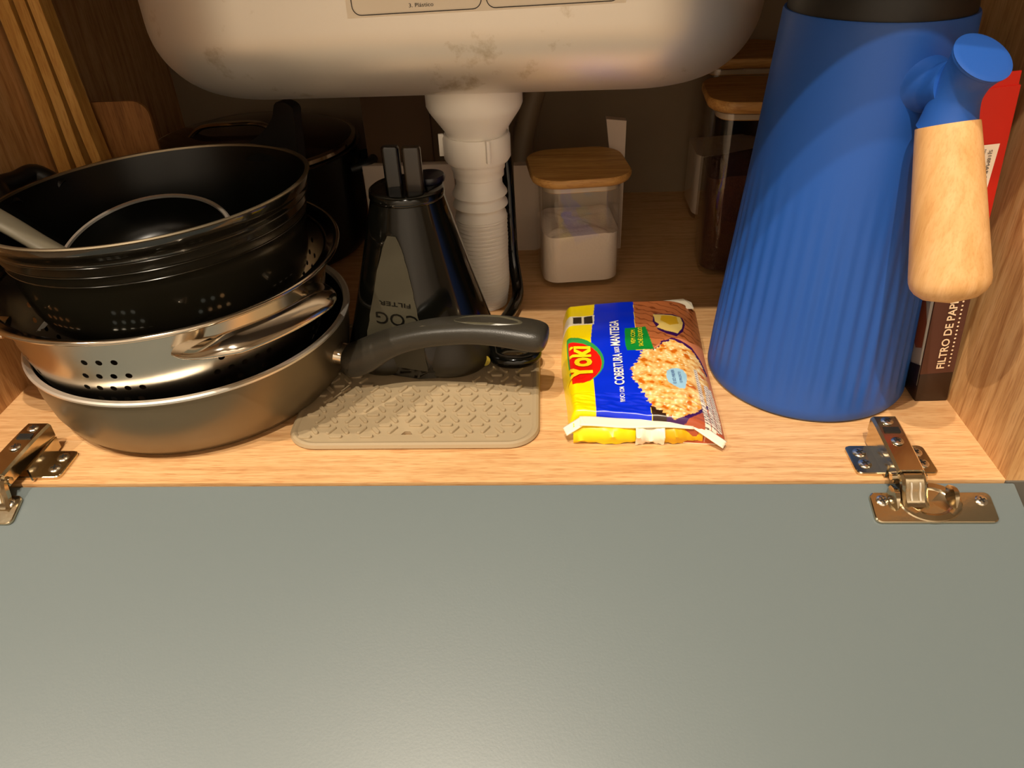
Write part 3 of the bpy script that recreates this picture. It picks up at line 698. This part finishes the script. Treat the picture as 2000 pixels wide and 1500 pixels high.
v, f = tube(smooth_path([jp(0.0430,0.1785), jp(0.0480,0.1790), jp(0.0530,0.1795), jp(0.0600,0.1815)], 8), lambda s: 0.0132-0.0030*math.sin(PI*min(1, s*1.1)*0.7), 32); meshobj('handle_neck', v, f, M['jug'], t, angle=60)
path = smooth_path([jp(0.0620,0.1645), jp(0.0620,0.1720), jp(0.0628,0.1790), jp(0.0655,0.1865), jp(0.0690,0.1925), jp(0.0708,0.1952)], 8)
v, f = tube(path, lambda s: 0.0125-0.0032*math.sin(PI*min(1, s/0.85)*0.9)+0.0008*s if s < 0.93 else 0.0128-0.0030*((s-0.93)/0.07)**2, 40); kn = meshobj('handle_knuckle', v, f, M['jug'], t, angle=50)
P0 = Vector(jp(0.0618,0.1655)); P1 = Vector(jp(0.0925,0.0935)); dv_ = (P1-P0)
path = [P0+dv_*(k/30) for k in range(31)]
def gr(s):
    b_ = 0.0127+0.0048*s**0.9
    if s > 0.84: u = (s-0.84)/0.16; b_ *= math.sqrt(max(0.0004, 1-u**2.4))
    return b_
v, f = tube(path, gr, 48); meshobj('wooden_grip', v, f, M['beech'], t, angle=50)
fix(t)

# ------------------------------------------------------------------ coffee filter box leaning between jug and wall
t = thing('filter_box', 'slim red and brown paper filter box between the blue jug and the right wall', 'box', (0.5545, 0.10, 0))
mm = Matrix.Translation((0.5635, 0.0680, 0.0003)) @ Matrix.Rotation(rad(-5.2), 4, 'Y')
bw, bd, bh = 0.0180, 0.020, 0.176
def bx(x0, x1, y0, y1, z0, z1, m, name, par=None, bev=0): return box(name, x0-bw, x1-bw, y0, y1, z0, z1, m, par or t, bev, mm)
bx(0, bw, 0, bd, 0.020, 0.095, M['brown_card'], 'carton_sleeve')
bx(0, bw, 0, bd, 0.0, 0.020, M['darkbrown_card'], 'carton_base', bev=0.0005)
rd = bx(0, bw, 0, bd, 0.095, bh, M['red_card'], 'carton_top')
bx(0.0005, bw-0.0005, 0.001, 0.0018, bh-0.002, bh+0.006, M['red_card'], 'open_flap', rd)
bx(0.0002, 0.0009, 0.002, bd-0.003, bh-0.001, bh+0.009, mat('torn_card', (110,30,20), 0.7), 'open_flap', rd)
def bf(x, z, off=0.0004): return tuple(mm @ Vector((x-bw, -off, z)))
def bl(y, z, off=0.0004): return tuple(mm @ Vector((-bw-off, y, z)))
meshobj('paper_label', [bf(0.001,0.116), bf(0.0125,0.116), bf(0.0145,0.1500), bf(0.001,0.1500)], [(0,1,2,3)], M['label'], t, smooth=False)
text_on('printed_text', 'SJ18MAR:01/03A', lambda a, b: bf(0.0118-(1-b)*0.0016, 0.1475-a*0.022, 0.0008), M['ink'], t)
for q in range(2):
    text_on('printed_text', ('Nao jogue no vaso sanitario', 'Validade e lote: ver fundo')[q], lambda a, b: bf(0.0088-q*0.0020-(1-b)*0.0009, 0.1480-a*(0.024-q*0.003), 0.0008), M['ink'], t)
text_on('printed_text', 'FILTRO DE PAPEL', lambda a, b: bf(0.0118-b*0.0042, 0.0235+a*0.0475, 0.0006), M['cream_ink'], t, 0.02)
v = []; f = []
for k in range(26):
    z = 0.0250+k*0.00255; c = 0.0143; i = len(v)
    for a in range(0, 360, 60): v.append(bf(c+0.00058*math.cos(rad(a)), z+0.00058*math.sin(rad(a)), 0.0006))
    f.append(tuple(range(i, i+6)))
meshobj('printed_dots', v, f, M['cream_ink'], t, smooth=False)
meshobj('printed_art', [bl(0.0005,0.012), bl(0.0195,0.012), bl(0.0195,0.090), bl(0.0005,0.082)], [(0,1,2,3)], M['cream_card'], t, smooth=False)
meshobj('printed_art', [bl(0.003,0.036,0.0007), bl(0.010,0.032,0.0007), bl(0.019,0.040,0.0007), bl(0.019,0.072,0.0007), bl(0.010,0.066,0.0007), bl(0.003,0.052,0.0007)], [(0,1,2,3,4,5)], M['orange_card'], t, smooth=False)
meshobj('printed_art', [bl(0.0005,0.012,0.0007), bl(0.0195,0.012,0.0007), bl(0.014,0.020,0.0007), bl(0.0005,0.026,0.0007)], [(0,1,2,3)], M['darkbrown_card'], t, smooth=False)
fix(t)

# ------------------------------------------------------------------ hinges
def screw(x, y, z, parent, r=0.0034, matrix=None):
    m4 = (matrix or Matrix.Identity(4)) @ Matrix.Translation((x, y, z))
    v, f = lathe([(r,0),(r,0.0003),(r*0.82,0.0008),(r*0.45,0.0010),(0.00005,0.0010)], 24); s = meshobj('screw', v, f, M['chrome_screw'], parent, matrix=m4, angle=40)
    v, f = box_vf(-r*0.55, r*0.55, -r*0.12, r*0.12, 0.0009, 0.0011); v2, f2 = box_vf(-r*0.12, r*0.12, -r*0.55, r*0.55, 0.0009, 0.00112)
    v += v2; f += [tuple(i+8 for i in q) for q in f2]
    meshobj('cross_slot', v, f, M['darkslot'], s, smooth=False, matrix=m4 @ Matrix.Rotation(rad(20), 4, 'Z'))
def plate(outl, z0, z1, name, m, parent, matrix=None, bev=0.0003):
    n = len(outl); v, f = loft([[(x, y, z0) for x, y in outl], [(x, y, z1-bev) for x, y in outl], [(x*0.0+x, y, z1) for x, y in outl]])
    return meshobj(name, v, f, m, parent, angle=30, matrix=matrix)
def hinge(bxc, acx, acx2, cxx, label):
    t = thing('cabinet_hinge', label, 'hinge', (bxc, 0.012, 0), 'door hinges on the cabinet floor')
    # floor bracket: two wings and a folded channel
    mp = meshobj('mounting_plate', *loft([[(x, y, z) for x, y in rr(0.041, 0.0225, 0.003, 5, bxc, 0.0145)] for z in (0.0001, 0.0016)]+[[(x, y, 0.0020) for x, y in rr(0.040, 0.0215, 0.0027, 5, bxc, 0.0145)]]), M['nickel'], t, angle=30)
    for s in (-1, 1):
        for y in (0.0105, 0.0195): screw(bxc+s*0.0145, y, 0.0020, mp)
        sh_ = 0.0
        v, f = box_vf(bxc+s*0.0072-0.0006, bxc+s*0.0072+0.0006, 0.001, 0.0295, 0.0015, 0.0090); meshobj('side_flange', v, f, M['nickel'], mp, smooth=False)
    # raised arm: inverted channel sloping down to the front
    yb, yf, zb, zf = 0.0300, -0.0065, 0.0180, 0.0125; hw = 0.0068
    prof_ = [(-hw, -0.0085), (-hw, -0.0012), (-hw+0.0012, 0.0), (hw-0.0012, 0.0), (hw, -0.0012), (hw, -0.0085), (hw-0.0009, -0.0085), (hw-0.0009, -0.0016), (hw-0.0018, -0.0010), (-hw+0.0018, -0.0010), (-hw+0.0009, -0.0016), (-hw+0.0009, -0.0085)]
    loops = []
    for s in [k/8 for k in range(9)]:
        y = yb+(yf-yb)*s; zt = zb+(zf-zb)*s**1.3; cx_ = acx+(acx2-acx)*s
        loops.append([(cx_+px, y, zt+pz) for px, pz in prof_])
    v, f = loft(loops); arm = meshobj('hinge_arm', v, f, M['nickel'], t, angle=30)
    sl_ = (zb-zf)/(yb-yf)
    def onarm(y): s = (y-yb)/(yf-yb); return acx+(acx2-acx)*s, zb+(zf-zb)*s**1.3
    for y in (0.0262, 0.0120):
        cx_, zt = onarm(y); screw(cx_, y, zt-0.0001, arm, 0.0031)
    cx_, zt = onarm(0.0200); v, f = box_vf(cx_-0.0040, cx_+0.0040, 0.0178, 0.0218, zt-0.0004, zt+0.0004); meshobj('arm_slot', v, f, M['darkslot'], arm, smooth=False)
    # pivot knuckle at the front of the arm
    v, f = tube([(acx2-0.0085, yf+0.001, zf-0.005), (acx2+0.0085, yf+0.001, zf-0.005)], 0.0019, 14); meshobj('pivot_pin', v, f, M['nickel'], arm)
    # cup plate on the door
    dm_ = Matrix(((1,0,0,0),(0,cD,-sD,0),(0,sD,cD,0),(0,0,0,1)))   # door frame: y = -t, z = h
    o_ = [(x, -y) for x, y in rr(0.0590, 0.0165, 0.0030, 5, cxx, 0.0160)]; o_ = [(x, y) for x, y in o_]
    cp_ = meshobj('cup_plate', *loft([[(x, y, z) for x, y in o_] for z in (0.0, 0.0013)]+[[(cxx+(x-cxx)*0.985, -0.016+(y+0.016)*0.95, 0.0017) for x, y in o_]]), M['nickel'], t, angle=30, matrix=dm_)
    for s in (-1, 1): screw(cxx+s*0.0240, -0.0125, 0.0016, cp_, 0.0030, dm_)
    # round cup flange bulging towards the cabinet, with a dished opening
    v, f = lathe([(0.0155,0.0000),(0.0155,0.0016),(0.0147,0.0022),(0.0110,0.0026),(0.0098,0.0022),(0.0092,0.0019),(0.0001,0.0018)], 48); fl_ = meshobj('hinge_cup', v, f, M['nickel'], cp_, matrix=dm_ @ Matrix.Translation((cxx-0.0008, -0.0168+0.0035, 0)) @ Matrix.Diagonal((1, 0.72, 1, 1)), angle=30)
    # folded cheeks inside the cup
    lx = acx2+0.0020
    for s, hh in ((1, 0.0065), (-1, 0.0055)):
        xo = cxx+0.0100 if s > 0 else lx-0.0088
        loops = []
        for k in range(7):
            u = k/6; q = math.sin(PI*(0.08+0.84*u)); loops.append([(xo-0.003*q, -0.0045-0.013*u, 0.0018), (xo+0.0035*q, -0.0045-0.013*u, 0.0018), (xo+0.0012*q, -0.0045-0.013*u, 0.0018+hh*q), (xo-0.0012*q, -0.0045-0.013*u, 0.0018+hh*q)])
        v, f = loft(loops); meshobj('cup_cheek', v, f, M['nickel'], cp_, matrix=dm_, angle=30)
    # bowed link from arm to cup with two raised ribs
    P_ = [Vector((acx2+0.0005, yf+0.0010, zf-0.0018)), Vector((acx2+0.0010, yf-0.0020, zf-0.0028)), Vector((lx-0.0004, yf-0.0045, zf-0.0062)), Vector((lx, yf-0.0058, zf-0.0105)), Vector((lx+0.0006, yf-0.0078, zf-0.0140)), Vector((lx+0.0010, yf-0.0098, zf-0.0158))]
    pth = smooth_path(P_, 5); hwl = 0.0062; loops = []
    for i, p in enumerate(pth):
        a = pth[max(i-1,0)]; b_ = pth[min(i+1,len(pth)-1)]; d = (b_-a).normalized(); n = Vector((0, d.z, -d.y)).normalized()*-1
        if n.y > 0: n = -n
        L = []
        for (sx, hh) in ((-1,-0.0028),(-1,0.0),(-0.82,0.0011),(-0.7,0.0003),(0.7,0.0003),(0.82,0.0011),(1,0.0),(1,-0.0028),(0.86,-0.0028),(0.86,-0.0006),(-0.86,-0.0006),(-0.86,-0.0028)): L.append(p+Vector((sx*hwl, 0, 0))+n*hh)
        loops.append(L)
    v, f = loft(loops); lk = meshobj('hinge_link', v, f, M['nickel'], t, angle=30)
    for sx in (-0.0020, 0.0022):
        seg = pth[8:20]; off = [p+Vector((sx, -0.0006, 0.0003)) for p in seg]
        v, f = tube(off, 0.00055, 8); meshobj('link_rib', v, f, M['steel_rim'], lk)
    fix(t)
hinge(0.5120, 0.5105, 0.5120, 0.5232, 'nickel hinge at the right, below the blue jug')
hinge(0.0490, 0.0495, 0.0420, 0.0253, 'nickel hinge at the left, in front of the frying pan')

# ------------------------------------------------------------------ popcorn packet
ART= {"blue":[[0.3659,0.1666],[0.3624,0.1342],[0.3607,0.1166],[0.3604,0.0949],[0.36,0.068],[0.3601,0.0518],[0.3599,0.0385],[0.3602,0.0129],[0.3879,0.0126],[0.3898,0.0341],[0.3897,0.0441],[0.3954,0.0512],[0.4015,0.1014],[0.3875,0.1017],[0.3896,0.1198],[0.3898,0.1363],[0.3916,0.1658]],"wood":[[0.3917,0.1674],[0.3902,0.1363],[0.39,0.1198],[0.3942,0.1016],[0.4577,0.1143],[0.4719,0.1813]],"rim":[[0.3986,0.1052],[0.4056,0.1128],[0.4149,0.1165],[0.4233,0.1167],[0.4294,0.1201],[0.4608,0.1287],[0.4557,0.0897],[0.4465,0.0471],[0.4365,0.0141],[0.4107,0.0357],[0.4018,0.0359],[0.3936,0.0512]],"dark":[[0.3898,0.0451],[0.3949,0.047],[0.3991,0.0379],[0.3972,0.032],[0.3903,0.0331]],"brownbot":[[0.3897,0.0336],[0.4176,0.0406],[0.4256,0.0505],[0.4499,0.0627],[0.4374,0.0053],[0.406,0.0053],[0.3873,0.0126]],"pop":[[0.3904,0.1035],[0.3945,0.1047],[0.3982,0.1015],[0.402,0.1052],[0.4039,0.1102],[0.4075,0.1114],[0.4105,0.114],[0.4157,0.1125],[0.4183,0.1113],[0.4221,0.1095],[0.4263,0.1009],[0.428,0.0904],[0.4277,0.0774],[0.4276,0.0691],[0.425,0.058],[0.4208,0.0485],[0.4153,0.0414],[0.4076,0.0352],[0.4021,0.0339],[0.3981,0.0349],[0.3952,0.0399],[0.392,0.043],[0.39,0.0461],[0.3886,0.0502],[0.3883,0.0555],[0.3859,0.0598],[0.3849,0.0653],[0.3822,0.0698],[0.3836,0.0743],[0.3818,0.0789],[0.3831,0.083],[0.3864,0.0871],[0.3879,0.0918],[0.3902,0.0979]],"bowl2":[[0.4015,0.1359],[0.4037,0.1248],[0.4086,0.1206],[0.4144,0.1178],[0.4197,0.1257],[0.4228,0.1373],[0.4227,0.1461],[0.4172,0.1477],[0.4034,0.1466]],"corn2":[[0.403,0.1459],[0.4029,0.1359],[0.4052,0.1316],[0.403,0.1282],[0.4084,0.124],[0.4157,0.1218],[0.4196,0.1299],[0.4215,0.1382],[0.4212,0.1461]],"corn3":[[0.4081,0.1443],[0.4183,0.1455],[0.4183,0.1355],[0.4121,0.1314],[0.4066,0.1372]],"green":[[0.3827,0.1274],[0.3961,0.1291],[0.3987,0.1033],[0.3937,0.1028],[0.3822,0.1018],[0.3815,0.1095]],"gring":[[0.3426,0.1164],[0.3471,0.1182],[0.3526,0.1174],[0.358,0.114],[0.3619,0.11],[0.3649,0.1041],[0.3669,0.0972],[0.3674,0.0899],[0.3663,0.0827],[0.364,0.077],[0.3612,0.0725],[0.3578,0.0691],[0.3527,0.0681],[0.3465,0.0739],[0.3445,0.0977]],"red":[[0.3435,0.1117],[0.3497,0.1116],[0.3557,0.1101],[0.3603,0.1062],[0.3634,0.101],[0.3654,0.0948],[0.3658,0.0875],[0.3645,0.0804],[0.3619,0.0747],[0.3585,0.0702],[0.354,0.0675],[0.3483,0.0669],[0.3445,0.0694],[0.3419,0.074],[0.3426,0.0856],[0.3432,0.0978]],"white":[[0.3424,0.1455],[0.3645,0.1474],[0.3635,0.1342],[0.3504,0.1343],[0.3421,0.1313]],"blk1":[[0.3501,0.1449],[0.356,0.1454],[0.3556,0.1365],[0.3502,0.1367]],"blk2":[[0.3576,0.1458],[0.363,0.1464],[0.3629,0.1356],[0.3572,0.1355]],"drop":[[0.4021,0.0728],[0.4031,0.0779],[0.406,0.0808],[0.41,0.0816],[0.413,0.08],[0.4143,0.0756],[0.4138,0.0702],[0.4115,0.0615],[0.4083,0.0611],[0.405,0.0638],[0.4023,0.0672]],"tx1":[[0.42,0.0849],[0.4222,0.0859],[0.4216,0.0314],[0.4183,0.03]],"tx2":[[0.4243,0.0728],[0.4271,0.074],[0.4246,0.0309],[0.4216,0.0297]],"tx3":[[0.4271,0.072],[0.4292,0.0729],[0.4292,0.0428],[0.4279,0.0323],[0.4252,0.0312]],"seam":[[0.3599,0.038],[0.3896,0.0321],[0.3895,0.0314],[0.3598,0.037]]}
ARTTEXT= {"logo":["Yoki",[0.3592, 0.0702],[0.359, 0.1062],[0.3448, 0.0699]], "t1":["PIPOCA COM",[0.3763, 0.0484],[0.3767, 0.0616],[0.3736, 0.048]], "t2":["COBERTURA",[0.3771, 0.0635],[0.3782, 0.0972],[0.3715, 0.0634]], "t3":["SABOR",[0.3772, 0.0982],[0.3771, 0.1051],[0.3742, 0.098]], "t4":["MANTEIGA",[0.378, 0.1064],[0.3792, 0.1366],[0.3721, 0.1061]], "g1":["VEM COM",[0.3877, 0.1081],[0.3889, 0.1239],[0.3848, 0.1079]], "g2":["SACHÊ LÍQUIDO",[0.3923, 0.1054],[0.3935, 0.1267],[0.3895, 0.1051]], "d1":["É SÓ MEXER",[0.4069, 0.0649],[0.407, 0.0782],[0.4051, 0.0646]], "d2":["E PRONTO",[0.4106, 0.0662],[0.4106, 0.0766],[0.409, 0.0657]]}
OUT= [[0.3434, 0.0393], [0.4288, 0.0293], [0.4356, 0.1772], [0.3428, 0.1661]]

TL = Vector(OUT[3]); TR = Vector(OUT[2]); BR = Vector(OUT[1]); BL = Vector(OUT[0])
def surfh(u, v_):
    rise = lambda x, w: 1-(1-min(1.0, max(0.0, x/w)))**2.6
    h = 0.0145*rise(u, 0.07)**0.8*rise(v_, 0.035)**0.6*rise(1-v_, 0.07)**0.8
    right = rise(1-u, 0.30)
    h = h*(0.16+0.84*right) if u > 0.0 else h
    h += 0.0011*math.sin(PI*u)*math.sin(PI*v_)
    wr_ = noise.noise(Vector((u*3.1, v_*4.6, 0.7)))*0.0012+noise.noise(Vector((u*9, v_*13, 2.2)))*0.0004
    if v_ < 0.16: wr_ += noise.noise(Vector((u*14+v_*30, v_*60, 5.5)))*0.0007
    k = min(1, u*12)*min(1, (1-u)*12)*min(1, v_*14)*min(1, (1-v_)*14)
    return 0.0008+max(0, h+wr_*k)
def uv_of(X, Y):
    u, v_ = 0.5, 0.5
    for _ in range(12):
        b_ = BL.lerp(BR, u); t_ = TL.lerp(TR, u); P = b_.lerp(t_, v_); e = Vector((X, Y))-P
        du = (BR-BL).lerp(TR-TL, v_); dv2 = t_-b_; det = du.x*dv2.y-du.y*dv2.x
        u += (e.x*dv2.y-e.y*dv2.x)/det; v_ += (du.x*e.y-du.y*e.x)/det
    return u, v_
NU, NV = 240, 380
gv = np.zeros(((NU+1)*(NV+1), 3)); idx = 0
for j in range(NV+1):
    for i in range(NU+1):
        u, v_ = i/NU, j/NV
        P = BL.lerp(BR, u).lerp(TL.lerp(TR, u), v_)
        # scalloped outline
        P += Vector((0.0012*math.sin(v_*7+1)*(1 if u < 0.5 else 0.4)*(abs(u-0.5)*2)**3, 0.0010*math.sin(u*6)*(abs(v_-0.5)*2)**3))
        gv[idx] = (P.x, P.y, surfh(u, v_)); idx += 1
ii = np.arange(NU*NV); jj, kk = ii//NU, ii % NU; a0 = jj*(NU+1)+kk
gf = np.stack([a0, a0+1, a0+NU+2, a0+NU+1], 1)
# colours of the flat print
X, Y = gv[:, 0], gv[:, 1]
def inside(poly):
    p = np.array(poly); c = np.zeros(len(X), bool); n = len(p); jx = n-1
    for q in range(n):
        xi, yi = p[q]; xj, yj = p[jx]
        with np.errstate(divide='ignore', invalid='ignore'):
            cr = ((yi > Y) != (yj > Y)) & (X < (xj-xi)*(Y-yi)/(yj-yi)+xi)
        c ^= cr; jx = q
    return c
col = np.zeros((len(X), 3)); col[:] = lin((255, 226, 0))
def paint(k, c, mask=None):
    s = inside(ART[k]) if mask is None else mask
    col[s] = lin(c); return s
def fbm(sc, seed):
    return np.array([noise.noise(Vector((x*sc, y*sc, seed))) for x, y in zip(X, Y)])
n1 = fbm(260, 1.3); n2 = fbm(620, 4.1)
paint('blue', (0, 44, 226))
wd = paint('wood', (186, 108, 62)); st = wd & (np.sin((Y+X*0.5)*900+n1*2.5) > 0.86); col[st] = lin((140, 74, 38))
rm = paint('rim', (214, 130, 90)); 
s = inside(ART['bowl2']); col[s] = lin((54, 14, 78))
s = inside(ART['corn2']); col[s] = lin((226, 196, 110)); s = inside(ART['corn3']); col[s] = lin((206, 160, 30))
paint('brownbot', (176, 84, 50)); paint('dark', (50, 28, 14))
# purple bowl ring round the popcorn
pc = np.array(ART['pop']); ctr = pc.mean(0)
big = [list(ctr+(p-ctr)*1.06) for p in pc]
s = inside(big) & (X > ctr[0]-0.004) & ((Y > ctr[1]+0.010) | (Y < ctr[1]-0.022)); col[s] = lin((64, 16, 84))
ex = n2*0.0016
Xs, Ys = X.copy(), Y.copy(); X = X+n2*0.0022; Y = Y+n1*0.0022
s = inside(ART['pop']); X, Y = Xs, Ys
cc = np.clip(0.5+n1*0.9+n2*0.55, 0, 1)[:, None]
pop = (np.array(lin((222, 142, 30)))*(1-cc)+np.array(lin((255, 222, 150)))*cc)
pop[(n2 > 0.42)] = lin((255, 240, 200)); pop[(n1 < -0.42)] = lin((206, 104, 20)); col[s] = pop[s]
gr_ = inside(ART['green']); col[gr_] = lin((16, 136, 52))
U_ = (np.arange(len(X)) % (NU+1))/NU
paint('gring', (52, 160, 72), inside(ART['gring']) & (U_ > 0.035)); paint('red', (232, 24, 12), inside(ART['red']) & (U_ > 0.045))
paint('white', (248, 236, 210)); paint('blk1', (52, 40, 26)); paint('blk2', (32, 22, 16))
s = inside(ART['drop']); col[s] = lin((160, 206, 232))
for k in ('tx1', 'tx2', 'tx3'):
    s = inside(ART[k]); col[s] = lin((240, 226, 208)); q = s & (np.sin(Y*2700+X*700) > 0.72) & (n2 > -0.3); col[q] = lin((60, 36, 28))
m = D.materials.new('printed_film'); m.use_nodes = True; b = m.node_tree.nodes['Principled BSDF']
at = m.node_tree.nodes.new('ShaderNodeVertexColor'); at.layer_name = 'print'; m.node_tree.links.new(at.outputs[0], b.inputs['Base Color']); b.inputs['Roughness'].default_value = 0.28
t = thing('popcorn_packet', 'yellow and blue foil popcorn packet lying flat beside the mat', 'packet', (0.387, 0.10, 0))
me = D.meshes.new('printed_wrapper'); me.from_pydata([tuple(p) for p in gv], [], [tuple(int(i) for i in q) for q in gf]); me.shade_smooth()
ca = me.color_attributes.new('print', 'FLOAT_COLOR', 'POINT'); buf = np.ones((len(X), 4), 'f'); buf[:, :3] = col; ca.data.foreach_set('color', buf.ravel())
me.materials.append(m); wr_o = D.objects.new('printed_wrapper', me); C.objects.link(wr_o); wr_o.parent = t
# plain underside closing the pillow
edge = [i for i in range(NU+1)]+[(j)*(NU+1)+NU for j in range(1, NV+1)]+[NV*(NU+1)+i for i in range(NU-1, -1, -1)]+[j*(NU+1) for j in range(NV-1, 0, -1)]
ev = [tuple(gv[i]) for i in edge]; lo_ = [(p[0], p[1], 0.0002) for p in ev]; n = len(ev)
meshobj('wrapper_underside', ev+lo_, [(i, (i+1) % n, (i+1) % n+n, i+n) for i in range(n)]+[tuple(range(2*n-1, n-1, -1))], M['pack_white'], t)
for k, (s, A, B, U) in ARTTEXT.items():
    mt = {'logo': 'ink_yellow', 'g1': 'ink_yellow', 'g2': 'ink_yellow', 'd1': 'ink_blue', 'd2': 'ink_blue'}.get(k, 'ink_white')
    A, B, U = Vector(A), Vector(B), Vector(U)
    def fn(a, b_, A=A, B=B, U=U, o=0.0009):
        P = A+(B-A)*a+(U-A)*b_; u, v_ = uv_of(P.x, P.y); return (P.x, P.y, surfh(min(1, max(0, u)), min(1, max(0, v_)))+o)
    text_on('printed_text', s, fn, M[mt], t, sub=3, bold={'logo': 0.035, 't2': 0.02, 't4': 0.02, 't1': 0.015, 't3': 0.015}.get(k, 0.0))
# crimped seal along the near end, folded back at both corners, over a sagging yellow end fold
def strip(p0, p1, wd_, z0_, z1_, name, m_, seg=30, ribs=True, th=0.0006, wav=0.0):
    p0, p1 = Vector(p0), Vector(p1); d = (p1-p0).normalized(); nn = Vector((-d.y, d.x)); v = []; f = []
    for i in range(seg+1):
        s_ = i/seg; P = p0+(p1-p0)*s_; hh = z0_+(z1_-z0_)*s_+wav*math.sin(s_*9+1)
        for q in range(7):
            w_ = wd_*(q/6-0.5); v.append((P.x+nn.x*w_, P.y+nn.y*w_, hh+(0.00035 if q % 2 and ribs else 0)+0.0012*(q/6)))
    for i in range(seg):
        for q in range(6): f.append((i*7+q, (i+1)*7+q, (i+1)*7+q+1, i*7+q+1))
    o = meshobj(name, v, f, m_, t, angle=50); md = o.modifiers.new('thickness', 'SOLIDIFY'); md.thickness = th; return o
strip((0.3505,0.0352), (0.4120,0.0335), 0.0070, 0.0118, 0.0108, 'crimped_seal', M['pack_white'], wav=0.0005)
strip((0.3425,0.0318), (0.3530,0.0358), 0.0056, 0.0070, 0.0120, 'folded_seal_end', M['pack_white'], 12)
strip((0.4105,0.0350), (0.4280,0.0240), 0.0052, 0.0112, 0.0036, 'folded_seal_end', M['pack_white'], 12)
def endfold(x0, x1, m_, name, y_=0.0296):
    v = []; f = []; K = 16
    for i in range(K+1):
        s_ = i/K; x = x0+(x1-x0)*s_; bul = 0.0010*math.sin(s_*7+x0*300)
        for q, (dy, z) in enumerate(((0.0060,0.0116),(0.0020,0.0104),(-0.0008,0.0070),(-0.0010,0.0034),(0.0004,0.0006))): v.append((x, y_+dy-bul*(q % 3), z+0.0004*math.sin(i*1.7+q)))
    for i in range(K):
        for q in range(4): f.append((i*5+q, (i+1)*5+q, (i+1)*5+q+1, i*5+q+1))
    meshobj(name, v, f, m_, t, angle=70)
endfold(0.3470, 0.3810, M['pack_yellow'], 'end_fold', 0.0305); endfold(0.3808, 0.3965, M['pack_white'], 'end_fold', 0.0298); endfold(0.3962, 0.4170, mat('dull_yellow', (226,176,10), 0.4), 'end_fold', 0.0305)
# raised corner of the far seal
v = [(0.4000,0.1650,0.0110),(0.4330,0.1640,0.0100),(0.4335,0.1760,0.0080),(0.4280,0.1790,0.0095),(0.4080,0.1735,0.0105)]
meshobj('far_seal', v+[(a, b_, c_-0.0006) for a, b_, c_ in v], [(0,1,2,3,4),(9,8,7,6,5)]+[(i, (i+1) % 5, (i+1) % 5+5, i+5) for i in range(5)], M['pack_white'], t, smooth=False)
# batch code on the seal
v = []; f = []
for q in range(2):
    v0, f0 = box_vf(0.3835, 0.3925, 0.0318+q*0.0022, 0.0334+q*0.0022, 0.0102+q*0.0006, 0.0106+q*0.0006); f += [tuple(i+len(v) for i in k) for k in f0]; v += v0
meshobj('batch_code', v, f, M['ink'], t, smooth=False)
fix(t)
